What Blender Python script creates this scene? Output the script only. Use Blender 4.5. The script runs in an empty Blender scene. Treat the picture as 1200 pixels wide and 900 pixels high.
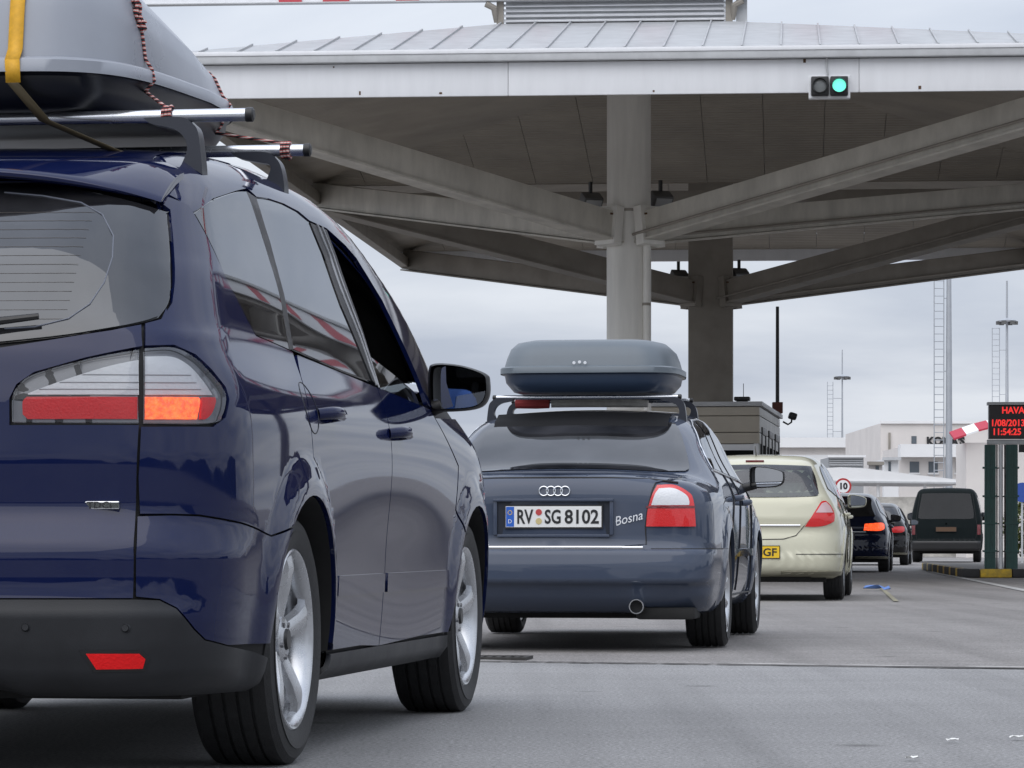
import bpy, bmesh, math, random
import numpy as np
from mathutils import Vector, Matrix
random.seed(7)
rng = np.random.default_rng(7)
C = bpy.context.scene.collection
SC = bpy.context.scene

# ---------------------------------------------------------------- camera
FPX, CXP, CYP, HC = 4040.0, 600.0, 632.0, 0.6        # focal length and horizon in photo pixels (1200 wide), eye height
cam_d = bpy.data.cameras.new('camera')
cam = bpy.data.objects.new('camera', cam_d)
C.objects.link(cam)
cam.location = (0, 0, HC)
cam.rotation_euler = (math.radians(90), 0, 0)
cam_d.sensor_width = 36.0
cam_d.lens = 36.0 * FPX / 1200.0
cam_d.shift_y = (CYP - 450.0) / 1200.0
cam_d.clip_start = 0.1
cam_d.clip_end = 6000.0
SC.camera = cam

# ---------------------------------------------------------------- sky and sun (overcast)
SUN_EL, SUN_AZ = math.radians(52), math.radians(205)   # azimuth clockwise from +Y
world = bpy.data.worlds.new('World')
SC.world = world
world.use_nodes = True
nt = world.node_tree
nt.nodes.clear()
N = nt.nodes.new
L = nt.links.new
w_out = N('ShaderNodeOutputWorld')
w_bg = N('ShaderNodeBackground')
w_bg.inputs['Strength'].default_value = 1.0
sky = N('ShaderNodeTexSky')
sky.sky_type = 'NISHITA'
sky.sun_disc = False
sky.sun_elevation = SUN_EL
sky.sun_rotation = SUN_AZ
sky.air_density = 1.2
sky.dust_density = 2.5
sk_mul = N('ShaderNodeVectorMath'); sk_mul.operation = 'SCALE'
sk_mul.inputs['Scale'].default_value = 0.085
L(sky.outputs['Color'], sk_mul.inputs[0])
tc = N('ShaderNodeTexCoord')
sep = N('ShaderNodeSeparateXYZ')
L(tc.outputs['Generated'], sep.inputs[0])
zc = N('ShaderNodeMath'); zc.operation = 'MAXIMUM'; zc.inputs[1].default_value = 0.0
L(sep.outputs['Z'], zc.inputs[0])
zo = N('ShaderNodeMath'); zo.operation = 'ADD'; zo.inputs[1].default_value = 0.10
L(zc.outputs[0], zo.inputs[0])
dx = N('ShaderNodeMath'); dx.operation = 'DIVIDE'
dy = N('ShaderNodeMath'); dy.operation = 'DIVIDE'
L(sep.outputs['X'], dx.inputs[0]); L(zo.outputs[0], dx.inputs[1])
L(sep.outputs['Y'], dy.inputs[0]); L(zo.outputs[0], dy.inputs[1])
cmb = N('ShaderNodeCombineXYZ')
L(dx.outputs[0], cmb.inputs[0]); L(dy.outputs[0], cmb.inputs[1])
cl = N('ShaderNodeTexNoise')
cl.inputs['Scale'].default_value = 0.8
cl.inputs['Detail'].default_value = 7
cl.inputs['Roughness'].default_value = 0.5
cl.inputs['Distortion'].default_value = 0.4
L(cmb.outputs[0], cl.inputs['Vector'])
rampc = N('ShaderNodeValToRGB')
rampc.color_ramp.elements[0].position = 0.36
rampc.color_ramp.elements[0].color = (0.50, 0.555, 0.67, 1)
rampc.color_ramp.elements[1].position = 0.62
rampc.color_ramp.elements[1].color = (0.80, 0.84, 0.915, 1)
L(cl.outputs['Fac'], rampc.inputs[0])
mixc = N('ShaderNodeMix'); mixc.data_type = 'RGBA'
mixc.inputs['Factor'].default_value = 0.88
L(sk_mul.outputs[0], mixc.inputs['A'])
L(rampc.outputs['Color'], mixc.inputs['B'])
# an overcast sky is brighter overhead than at the horizon, all round
lum = N('ShaderNodeMath'); lum.operation = 'MULTIPLY_ADD'; lum.inputs[1].default_value = 1.25; lum.inputs[2].default_value = 0.97
L(zc.outputs[0], lum.inputs[0])
lumx = N('ShaderNodeVectorMath'); lumx.operation = 'SCALE'
L(mixc.outputs['Result'], lumx.inputs[0]); L(lum.outputs[0], lumx.inputs['Scale'])
L(lumx.outputs[0], w_bg.inputs['Color'])
L(w_bg.outputs[0], w_out.inputs['Surface'])

sun_d = bpy.data.lights.new('sun', 'SUN')
sun_d.energy = 1.3
sun_d.angle = math.radians(75)
sun_d.color = (1.0, 0.965, 0.92)
sun = bpy.data.objects.new('sun', sun_d)
C.objects.link(sun)
sdir = Vector((math.sin(SUN_AZ) * math.cos(SUN_EL), math.cos(SUN_AZ) * math.cos(SUN_EL), math.sin(SUN_EL)))
sun.rotation_euler = sdir.to_track_quat('Z', 'Y').to_euler()

SC.view_settings.view_transform = 'Standard'
SC.view_settings.look = 'None'
SC.view_settings.exposure = 0.0
SC.view_settings.gamma = 1.0
SC.cycles.max_bounces = 8
SC.cycles.transparent_max_bounces = 12
SC.cycles.use_denoising = True
# ---------------------------------------------------------------- materials
MATS = {}
def mat(name, base, rough=0.5, metal=0.0, coat=0.0, coat_rough=0.03, spec=0.5, emit=None, emit_s=0.0,
        var=0.0, var_scale=8.0, bump=0.0, bump_scale=60.0, rvar=0.0, trans=0.0, dark=None, stretch=None):
    """Principled material with optional procedural colour variation, roughness variation and bump."""
    if name in MATS: return MATS[name]
    m = bpy.data.materials.new(name); m.use_nodes = True
    t = m.node_tree; b = t.nodes['Principled BSDF']
    b.inputs['Base Color'].default_value = (*base, 1)
    b.inputs['Roughness'].default_value = rough
    b.inputs['Metallic'].default_value = metal
    b.inputs['Coat Weight'].default_value = coat
    b.inputs['Coat Roughness'].default_value = coat_rough
    b.inputs['Specular IOR Level'].default_value = spec
    b.inputs['Transmission Weight'].default_value = trans
    if emit:
        b.inputs['Emission Color'].default_value = (*emit, 1)
        b.inputs['Emission Strength'].default_value = emit_s
    co = t.nodes.new('ShaderNodeTexCoord')
    if var > 0 or rvar > 0:
        n = t.nodes.new('ShaderNodeTexNoise'); n.inputs['Scale'].default_value = var_scale
        n.inputs['Detail'].default_value = 6; n.inputs['Roughness'].default_value = 0.6
        if stretch:
            mp = t.nodes.new('ShaderNodeMapping'); mp.inputs['Scale'].default_value = stretch; t.links.new(co.outputs['Object'], mp.inputs['Vector']); t.links.new(mp.outputs['Vector'], n.inputs['Vector'])
        else: t.links.new(co.outputs['Object'], n.inputs['Vector'])
        if var > 0:
            r = t.nodes.new('ShaderNodeValToRGB')
            d = dark if dark else tuple(c * (1 - var) for c in base)
            r.color_ramp.elements[0].position = 0.3; r.color_ramp.elements[0].color = (*d, 1)
            r.color_ramp.elements[1].position = 0.7; r.color_ramp.elements[1].color = (*[min(1, c * (1 + var * .6)) for c in base], 1)
            t.links.new(n.outputs['Fac'], r.inputs[0]); t.links.new(r.outputs['Color'], b.inputs['Base Color'])
        if rvar > 0:
            mr = t.nodes.new('ShaderNodeMapRange')
            mr.inputs['From Min'].default_value = 0.3; mr.inputs['From Max'].default_value = 0.7
            mr.inputs['To Min'].default_value = max(0, rough - rvar); mr.inputs['To Max'].default_value = min(1, rough + rvar)
            t.links.new(n.outputs['Fac'], mr.inputs['Value']); t.links.new(mr.outputs['Result'], b.inputs['Roughness'])
    if bump > 0:
        n2 = t.nodes.new('ShaderNodeTexNoise'); n2.inputs['Scale'].default_value = bump_scale; n2.inputs['Detail'].default_value = 4
        t.links.new(co.outputs['Object'], n2.inputs['Vector'])
        bp = t.nodes.new('ShaderNodeBump'); bp.inputs['Strength'].default_value = bump; bp.inputs['Distance'].default_value = 0.01
        t.links.new(n2.outputs['Fac'], bp.inputs['Height']); t.links.new(bp.outputs['Normal'], b.inputs['Normal'])
    MATS[name] = m
    return m

def paint(name, base, metal=0.35, rough=0.38, dust=0.10, coat_rough=0.025):
    """Clear-coated car paint with a thin film of road dust that breaks up the gloss."""
    if name in MATS: return MATS[name]
    m = mat(name, base, rough, metal, coat=1.0, coat_rough=coat_rough, spec=0.0)
    t = m.node_tree; b = t.nodes['Principled BSDF']; b.inputs['Coat IOR'].default_value = 1.43
    co = t.nodes.new('ShaderNodeTexCoord')
    n = t.nodes.new('ShaderNodeTexNoise'); n.inputs['Scale'].default_value = 4.5; n.inputs['Detail'].default_value = 9
    n.inputs['Roughness'].default_value = 0.68
    t.links.new(co.outputs['Object'], n.inputs['Vector'])
    mr = t.nodes.new('ShaderNodeMapRange')
    mr.inputs['From Min'].default_value = 0.40; mr.inputs['From Max'].default_value = 0.75
    mr.inputs['To Min'].default_value = 0.0; mr.inputs['To Max'].default_value = dust
    t.links.new(n.outputs['Fac'], mr.inputs['Value'])
    mx = t.nodes.new('ShaderNodeMix'); mx.data_type = 'RGBA'
    mx.inputs['A'].default_value = (*base, 1); mx.inputs['B'].default_value = (0.30, 0.29, 0.27, 1)
    t.links.new(mr.outputs['Result'], mx.inputs['Factor']); t.links.new(mx.outputs['Result'], b.inputs['Base Color'])
    mr2 = t.nodes.new('ShaderNodeMapRange')
    mr2.inputs['From Min'].default_value = 0.35; mr2.inputs['From Max'].default_value = 0.8
    mr2.inputs['To Min'].default_value = coat_rough; mr2.inputs['To Max'].default_value = coat_rough + 0.05
    t.links.new(n.outputs['Fac'], mr2.inputs['Value']); t.links.new(mr2.outputs['Result'], b.inputs['Coat Roughness'])
    return m

def glass(name, tint=(0.10, 0.11, 0.12), wav=0.0, ior=1.5, dust=.05):
    """A single tinted pane: mirror-like by Fresnel, the rest seen through its tint."""
    if name in MATS: return MATS[name]
    m = bpy.data.materials.new(name); m.use_nodes = True
    t = m.node_tree; t.nodes.clear()
    o = t.nodes.new('ShaderNodeOutputMaterial')
    tr = t.nodes.new('ShaderNodeBsdfTransparent'); tr.inputs['Color'].default_value = (*tint, 1)
    gl = t.nodes.new('ShaderNodeBsdfGlossy'); gl.inputs['Roughness'].default_value = 0.015
    gl.inputs['Color'].default_value = (0.95, 0.97, 1, 1)
    fr = t.nodes.new('ShaderNodeFresnel'); fr.inputs['IOR'].default_value = ior
    # film of dust; on the tinted panes its tone doubles as sky reflection
    df = t.nodes.new('ShaderNodeBsdfDiffuse'); df.inputs['Color'].default_value = (.20, .20, .22, 1)
    md = t.nodes.new('ShaderNodeMixShader'); nz = t.nodes.new('ShaderNodeTexNoise'); nz.inputs['Scale'].default_value = 3.5; nz.inputs['Detail'].default_value = 8; cz = t.nodes.new('ShaderNodeTexCoord')
    t.links.new(cz.outputs['Object'], nz.inputs['Vector']); mz = t.nodes.new('ShaderNodeMapRange'); mz.inputs['From Min'].default_value = .35; mz.inputs['From Max'].default_value = .75; mz.inputs['To Min'].default_value = dust * .4; mz.inputs['To Max'].default_value = dust * 1.6
    t.links.new(nz.outputs['Fac'], mz.inputs['Value']); t.links.new(mz.outputs['Result'], md.inputs[0]); t.links.new(tr.outputs[0], md.inputs[1]); t.links.new(df.outputs[0], md.inputs[2])
    mx = t.nodes.new('ShaderNodeMixShader')
    t.links.new(fr.outputs[0], mx.inputs[0]); t.links.new(md.outputs[0], mx.inputs[1]); t.links.new(gl.outputs[0], mx.inputs[2])
    t.links.new(mx.outputs[0], o.inputs['Surface'])
    if wav > 0:
        co = t.nodes.new('ShaderNodeTexCoord')
        n = t.nodes.new('ShaderNodeTexNoise'); n.inputs['Scale'].default_value = 9; n.inputs['Detail'].default_value = 1
        t.links.new(co.outputs['Object'], n.inputs['Vector'])
        bp = t.nodes.new('ShaderNodeBump'); bp.inputs['Strength'].default_value = wav; bp.inputs['Distance'].default_value = 0.01
        t.links.new(n.outputs['Fac'], bp.inputs['Height'])
        t.links.new(bp.outputs['Normal'], gl.inputs['Normal']); t.links.new(bp.outputs['Normal'], fr.inputs['Normal'])
    MATS[name] = m
    return m

def lens(name, base, emit=None, es=0.0, scale=120.0, bump=0.5):
    """Ribbed lamp plastic under a clear gloss coat."""
    if name in MATS: return MATS[name]
    m = mat(name, base, 0.25, 0.0, coat=1.0, coat_rough=0.02)
    t = m.node_tree; b = t.nodes['Principled BSDF']
    co = t.nodes.new('ShaderNodeTexCoord')
    v = t.nodes.new('ShaderNodeTexVoronoi'); v.inputs['Scale'].default_value = scale
    t.links.new(co.outputs['Object'], v.inputs['Vector'])
    bp = t.nodes.new('ShaderNodeBump'); bp.inputs['Strength'].default_value = bump; bp.inputs['Distance'].default_value = 0.004
    t.links.new(v.outputs['Distance'], bp.inputs['Height']); t.links.new(bp.outputs['Normal'], b.inputs['Normal'])
    if emit:
        n = t.nodes.new('ShaderNodeTexNoise'); n.inputs['Scale'].default_value = scale * .5; n.inputs['Detail'].default_value = 5
        t.links.new(co.outputs['Object'], n.inputs['Vector'])
        r = t.nodes.new('ShaderNodeValToRGB')
        r.color_ramp.elements[0].position = 0.38; r.color_ramp.elements[0].color = (*[c * .35 for c in emit], 1)
        r.color_ramp.elements[1].position = 0.66; r.color_ramp.elements[1].color = (*emit, 1)
        t.links.new(n.outputs['Fac'], r.inputs[0]); t.links.new(r.outputs['Color'], b.inputs['Emission Color'])
        b.inputs['Emission Strength'].default_value = es
    return m

# ---------------------------------------------------------------- objects
def tag(o, label=None, cat=None, group=None, kind=None):
    if label: o['label'] = label
    if cat: o['category'] = cat
    if group: o['group'] = group
    if kind: o['kind'] = kind
    return o

def empty(name, loc=(0, 0, 0), rz=0.0, parent=None):
    o = bpy.data.objects.new(name, None); C.objects.link(o)
    o.location = loc; o.rotation_euler = (0, 0, rz); o.parent = parent
    o.empty_display_size = 0.1
    return o

def mesh_obj(name, verts, faces, m, parent=None, smooth=True, normals=None, sharp=None):
    me = bpy.data.meshes.new(name)
    me.from_pydata([tuple(v) for v in verts], [], [tuple(f) for f in faces])
    me.update()
    if smooth: me.polygons.foreach_set('use_smooth', [True] * len(me.polygons))
    if normals is not None:
        at = me.attributes.new('custom_normal', 'FLOAT_VECTOR', 'POINT'); at.data.foreach_set('vector', np.asarray(normals, np.float32).ravel()); me.update()
    elif sharp is not None: me.set_sharp_from_angle(angle=math.radians(sharp))
    if m: me.materials.append(m)
    o = bpy.data.objects.new(name, me); C.objects.link(o); o.parent = parent
    return o

class MB:
    """Collects simple solids into one mesh."""
    def __init__(s): s.v = []; s.f = []
    def add(s, vs, fs):
        b = len(s.v); s.v += [tuple(v) for v in vs]; s.f += [tuple(i + b for i in f) for f in fs]; return s
    def box(s, x0, x1, y0, y1, z0, z1, M=None, bev=0.0):
        if bev > 0:
            bm = bmesh.new(); bmesh.ops.create_cube(bm, size=1)
            for v in bm.verts: v.co = Vector(((x0 + x1) / 2 + v.co.x * (x1 - x0), (y0 + y1) / 2 + v.co.y * (y1 - y0), (z0 + z1) / 2 + v.co.z * (z1 - z0)))
            bmesh.ops.bevel(bm, geom=list(bm.edges), offset=bev, segments=2, affect='EDGES', profile=0.6)
            bm.verts.index_update()
            vs = [v.co.copy() for v in bm.verts]; fs = [[v.index for v in f.verts] for f in bm.faces]; bm.free()
        else:
            vs = [Vector(p) for p in ((x0, y0, z0), (x1, y0, z0), (x1, y1, z0), (x0, y1, z0), (x0, y0, z1), (x1, y0, z1), (x1, y1, z1), (x0, y1, z1))]
            fs = [(0, 3, 2, 1), (4, 5, 6, 7), (0, 1, 5, 4), (1, 2, 6, 5), (2, 3, 7, 6), (3, 0, 4, 7)]
        if M is not None: vs = [M @ v for v in vs]
        return s.add(vs, fs)
    def beam(s, a, b, w, h, up=(0, 0, 1), bev=0.0):
        """Rectangular bar from a to b: w across, h along 'up'."""
        a = Vector(a); b = Vector(b); d = (b - a); l = d.length; d.normalize()
        x = d.cross(Vector(up)).normalized(); z = x.cross(d).normalized()
        M = Matrix(((x.x, d.x, z.x, a.x), (x.y, d.y, z.y, a.y), (x.z, d.z, z.z, a.z), (0, 0, 0, 1)))
        return s.box(-w / 2, w / 2, 0, l, -h / 2, h / 2, M, bev)
    def tube(s, pts, r, n=12, caps=True):
        pts = [Vector(p) for p in pts]; rs = r if isinstance(r, (list, tuple)) else [r] * len(pts)
        rings = []; up = Vector((0, 0, 1))
        for i, p in enumerate(pts):
            d = (pts[min(i + 1, len(pts) - 1)] - pts[max(i - 1, 0)]).normalized()
            if abs(d.dot(up)) > 0.95: up = Vector((1, 0, 0)) if abs(d.x) < .9 else Vector((0, 1, 0))
            x = d.cross(up).normalized(); y = x.cross(d).normalized(); up = y
            rings.append([p + (x * math.cos(2 * math.pi * k / n) + y * math.sin(2 * math.pi * k / n)) * rs[i] for k in range(n)])
        vs = [v for rg in rings for v in rg]; fs = []
        for i in range(len(pts) - 1):
            for k in range(n):
                fs.append((i * n + k, i * n + (k + 1) % n, (i + 1) * n + (k + 1) % n, (i + 1) * n + k))
        if caps: fs.append(tuple(range(n))); fs.append(tuple(reversed(range((len(pts) - 1) * n, len(pts) * n))))
        return s.add(vs, fs)
    def lathe(s, prof, n=48, axis='x', c=(0, 0, 0), closed=True):
        """Revolve (a, r) profile about an axis through c."""
        vs = []; m = len(prof)
        for k in range(n):
            t = 2 * math.pi * k / n
            for a, r in prof:
                p = (a, r * math.cos(t), r * math.sin(t)) if axis == 'x' else ((r * math.cos(t), a, r * math.sin(t)) if axis == 'y' else (r * math.cos(t), r * math.sin(t), a))
                vs.append((p[0] + c[0], p[1] + c[1], p[2] + c[2]))
        fs = []
        for k in range(n):
            k2 = (k + 1) % n
            for i in range(m if closed else m - 1):
                j = (i + 1) % m
                fs.append((k * m + i, k * m + j, k2 * m + j, k2 * m + i))
        return s.add(vs, fs)
    def prism(s, poly, y0, y1, M=None):
        """Extrude a polygon given in (x, z) from y0 to y1."""
        n = len(poly)
        vs = [Vector((p[0], y0, p[1])) for p in poly] + [Vector((p[0], y1, p[1])) for p in poly]
        if M is not None: vs = [M @ v for v in vs]
        fs = [tuple(range(n)), tuple(reversed(range(n, 2 * n)))] + [(i + n, (i + 1) % n + n, (i + 1) % n, i) for i in range(n)]
        return s.add(vs, fs)
    def build(s, name, m, parent=None, smooth=False, sharp=35):
        o = mesh_obj(name, s.v, s.f, m, parent, smooth, sharp=sharp if smooth else None)
        bm = bmesh.new(); bm.from_mesh(o.data); bmesh.ops.recalc_face_normals(bm, faces=bm.faces); bm.to_mesh(o.data); bm.free()
        return o

def text_mesh(s, size, m, name, parent, M, extrude=0.001, shear=0.0, xscale=1.0, align='CENTER', bold=0.0):
    cu = bpy.data.curves.new('lettering', 'FONT'); cu.body = s; cu.size = size; cu.extrude = extrude; cu.shear = shear
    cu.align_x = align; cu.align_y = 'CENTER'; cu.offset = bold; cu.resolution_u = 3
    to = bpy.data.objects.new('lettering_source', cu); C.objects.link(to)
    dg = bpy.context.evaluated_depsgraph_get()
    me = bpy.data.meshes.new_from_object(to.evaluated_get(dg)); bpy.data.objects.remove(to)
    me.transform(M @ Matrix.Diagonal((xscale, 1, 1, 1)))
    me.materials.clear(); me.materials.append(m)
    o = bpy.data.objects.new(name, me); C.objects.link(o); o.parent = parent
    return o

def text_fit(s, w, h, m, name, parent, M, extrude=.0008, bold=.0):
    """Lettering stretched to a given width and height, centred on M."""
    o = text_mesh(s, .1, m, name, parent, Matrix.Identity(4), extrude, 0, 1, bold=bold)
    co = np.array([v.co for v in o.data.vertices]); lo, hi = co.min(0), co.max(0)
    o.data.transform(M @ Matrix.Diagonal((w / (hi[0] - lo[0]), h / (hi[1] - lo[1]), 1, 1)) @ Matrix.Translation((-(lo[0] + hi[0]) / 2, -(lo[1] + hi[1]) / 2, 0)))
    return o
# text stands upright facing -Y (towards the camera side)
FACE = Matrix(((1, 0, 0, 0), (0, 0, -1, 0), (0, 1, 0, 0), (0, 0, 0, 1)))

# ---------------------------------------------------------------- splines and 2-D clipping
def spl_matrix(k):
    k = np.asarray(k, float); n = len(k); h = np.diff(k)
    A = np.zeros((n, n)); B = np.zeros((n, n)); A[0, 0] = A[-1, -1] = 1
    for i in range(1, n - 1):
        A[i, i - 1] = h[i - 1]; A[i, i] = 2 * (h[i - 1] + h[i]); A[i, i + 1] = h[i]
        B[i, i - 1] = 6 / h[i - 1]; B[i, i] = -6 / h[i - 1] - 6 / h[i]; B[i, i + 1] = 6 / h[i]
    return np.linalg.solve(A, B)
class Spl:
    """Natural cubic spline, clamped outside its knots."""
    def __init__(s, pts):
        s.k = np.array([p[0] for p in pts], float); s.v = np.array([p[1] for p in pts], float)
        s.m = spl_matrix(s.k) @ s.v
    def __call__(s, x):
        x = np.clip(x, s.k[0], s.k[-1]); i = np.clip(np.searchsorted(s.k, x) - 1, 0, len(s.k) - 2)
        h = s.k[i + 1] - s.k[i]; a = (s.k[i + 1] - x) / h; b = 1 - a
        return a * s.v[i] + b * s.v[i + 1] + ((a ** 3 - a) * s.m[i] + (b ** 3 - b) * s.m[i + 1]) * h * h / 6
class Lin:
    """Piecewise line with softened corners (keeps creases crisp)."""
    def __init__(s, pts, soft=0.02):
        k = np.array([p[0] for p in pts], float); v = np.array([p[1] for p in pts], float)
        s.x = np.linspace(k[0] - .3, k[-1] + .3, 3000); y = np.interp(s.x, k, v)
        d = s.x[1] - s.x[0]; r = max(1, int(3 * soft / d)); g = np.exp(-.5 * (np.arange(-r, r + 1) * d / soft) ** 2); g /= g.sum()
        s.y = np.convolve(np.pad(y, r, mode='edge'), g, 'valid')
    def __call__(s, x): return np.interp(x, s.x, s.y)
class Tensor:
    """W(y, z): rows are z levels, columns y stations."""
    def __init__(s, ys, zs, tab):
        s.rows = [Spl(list(zip(ys, r))) for r in tab]; s.zs = np.array(zs, float); s.A = spl_matrix(zs)
    def __call__(s, y, z):
        V = np.stack([r(y) for r in s.rows]); Mm = s.A @ V
        z = np.clip(z, s.zs[0], s.zs[-1]); i = np.clip(np.searchsorted(s.zs, z) - 1, 0, len(s.zs) - 2); j = np.arange(len(z))
        h = s.zs[i + 1] - s.zs[i]; a = (s.zs[i + 1] - z) / h; b = 1 - a
        return a * V[i, j] + b * V[i + 1, j] + ((a ** 3 - a) * Mm[i, j] + (b ** 3 - b) * Mm[i + 1, j]) * h * h / 6
def smax(a, b, k): return np.maximum(a, b) + np.maximum(k - np.abs(a - b), 0) ** 2 / (4 * k)
def sstep(a, b, x):
    t = np.clip((x - a) / (b - a), 0, 1); return t * t * (3 - 2 * t)

def area2(p):
    p = np.asarray(p); return 0.5 * np.sum(p[:, 0] * np.roll(p[:, 1], -1) - np.roll(p[:, 0], -1) * p[:, 1])
def rounded(poly, sub=5, sharp=42):
    """Catmull-Rom through the points, keeping corners sharper than 'sharp' degrees."""
    P = np.asarray(poly, float); n = len(P); out = []
    corner = []
    for i in range(n):
        a = P[i] - P[i - 1]; b = P[(i + 1) % n] - P[i]
        ang = abs(math.degrees(math.atan2(a[0] * b[1] - a[1] * b[0], a @ b))); corner.append(ang > sharp)
    for i in range(n):
        p1, p2 = P[i], P[(i + 1) % n]
        p0 = 2 * p1 - p2 if corner[i] else P[i - 1]
        p3 = 2 * p2 - p1 if corner[(i + 1) % n] else P[(i + 2) % n]
        for k in range(sub):
            t = k / sub
            out.append(.5 * (2 * p1 + (p2 - p0) * t + (2 * p0 - 5 * p1 + 4 * p2 - p3) * t * t + (3 * p1 - p0 - 3 * p2 + p3) * t ** 3))
    return np.array(out)
def inset(poly, d):
    P = np.asarray(poly, float); 
    if area2(P) < 0: P = P[::-1]
    e = np.roll(P, -1, 0) - P; l = np.linalg.norm(e, axis=1); P = P[l > 1e-6]; e = np.roll(P, -1, 0) - P
    e /= np.linalg.norm(e, axis=1)[:, None]; nrm = np.stack([-e[:, 1], e[:, 0]], 1); n0 = np.roll(nrm, 1, 0)
    b = nrm + n0; q = np.maximum(np.sum(b * nrm, 1), 0.35)
    return P + b / q[:, None] * d
def inside(poly, X, Y):
    P = np.asarray(poly); r = np.zeros(X.shape, bool); j = len(P) - 1
    for i in range(len(P)):
        (xi, yi), (xj, yj) = P[i], P[j]
        if yi != yj: r ^= ((yi > Y) != (yj > Y)) & (X < (xj - xi) * (Y - yi) / (yj - yi) + xi)
        j = i
    return r
def clip_cell(poly, x0, x1, y0, y1):
    p = poly
    for ax, lim, sg in ((0, x0, 1), (0, x1, -1), (1, y0, 1), (1, y1, -1)):
        q = []; n = len(p)
        for i in range(n):
            a = p[i - 1]; b = p[i]; da = (a[ax] - lim) * sg; db = (b[ax] - lim) * sg
            if (da >= 0) != (db >= 0):
                t = da / (da - db); c = [a[0] + (b[0] - a[0]) * t, a[1] + (b[1] - a[1]) * t]; c[ax] = lim; q.append(tuple(c))
            if db >= 0: q.append(b)
        p = q
        if not p: return p
    return p
def ears(P, f):
    """Ear clipping, always taking the ear with the largest smallest height."""
    f = list(f); out = []
    def cr(a, b, c): return (b[0] - a[0]) * (c[1] - a[1]) - (b[1] - a[1]) * (c[0] - a[0])
    while len(f) > 3:
        best = None
        for i in range(len(f)):
            a, b, c = P[f[i - 1]], P[f[i]], P[f[(i + 1) % len(f)]]; A = cr(a, b, c)
            if A <= 1e-10: continue
            if any(cr(a, b, P[q]) > -1e-12 and cr(b, c, P[q]) > -1e-12 and cr(c, a, P[q]) > -1e-12 for q in f if q not in (f[i - 1], f[i], f[(i + 1) % len(f)])): continue
            sc_ = A / max(np.linalg.norm(b - a), np.linalg.norm(c - b), np.linalg.norm(a - c)) ** 2
            if best is None or sc_ > best[0]: best = (sc_, i)
        if best is None: break
        i = best[1]; out.append([f[i - 1], f[i], f[(i + 1) % len(f)]]); f.pop(i)
    if len(f) == 3 and abs(cr(P[f[0]], P[f[1]], P[f[2]])) > 1e-10: out.append(f)
    return out
def grid_fill(poly, cell):
    """Cut a polygon into a grid of cells with exact outline; returns 2-D points and faces."""
    P = np.asarray(poly, float)
    if area2(P) < 0: P = P[::-1]
    cx, cy = cell if isinstance(cell, tuple) else (cell, cell)
    lo = P.min(0); hi = P.max(0); nx = max(1, int(math.ceil((hi[0] - lo[0]) / cx))); ny = max(1, int(math.ceil((hi[1] - lo[1]) / cy)))
    gx = lo[0] - 1e-5 + np.arange(nx + 1) * (hi[0] - lo[0] + 2e-5) / nx; gy = lo[1] - 1e-5 + np.arange(ny + 1) * (hi[1] - lo[1] + 2e-5) / ny
    touched = set(); E = np.roll(P, -1, 0)
    for a, b in zip(P, E):
        n = int(max(abs(b - a) / np.array([(gx[1] - gx[0]), (gy[1] - gy[0])])) * 6) + 2
        for t in np.linspace(0, 1, n):
            q = a + (b - a) * t; i = int((q[0] - gx[0]) / (gx[1] - gx[0])); j = int((q[1] - gy[0]) / (gy[1] - gy[0]))
            for di in (-1, 0, 1):
                for dj in (-1, 0, 1): touched.add((i + di, j + dj))
    mx, my = np.meshgrid((gx[:-1] + gx[1:]) / 2, (gy[:-1] + gy[1:]) / 2, indexing='ij'); ins = inside(P, mx, my)
    idx = {}; pts = []; faces = []; PL = [tuple(p) for p in P]
    def vid(p):
        k = (round(p[0], 4), round(p[1], 4))
        if k not in idx: idx[k] = len(pts); pts.append(p)
        return idx[k]
    for i in range(nx):
        for j in range(ny):
            if (i, j) in touched:
                c = clip_cell(PL, gx[i], gx[i + 1], gy[j], gy[j + 1])
                ids = []
                for p in c:
                    v = vid(p)
                    if not ids or ids[-1] != v: ids.append(v)
                while len(ids) > 1 and ids[0] == ids[-1]: ids.pop()
                if len(set(ids)) == len(ids) and len(ids) >= 3 and abs(area2([pts[q] for q in ids])) > 1e-9: faces.append(ids)
            elif ins[i, j]:
                faces.append([vid((gx[i], gy[j])), vid((gx[i + 1], gy[j])), vid((gx[i + 1], gy[j + 1])), vid((gx[i], gy[j + 1]))])
    P2 = np.array(pts); out = []
    for f in faces:
        if len(f) == 4 and len({round(c, 6) for c in P2[f][:, 0]}) == 2: out.append(f); continue
        out += ears(P2, f)
    return P2, out

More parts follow.
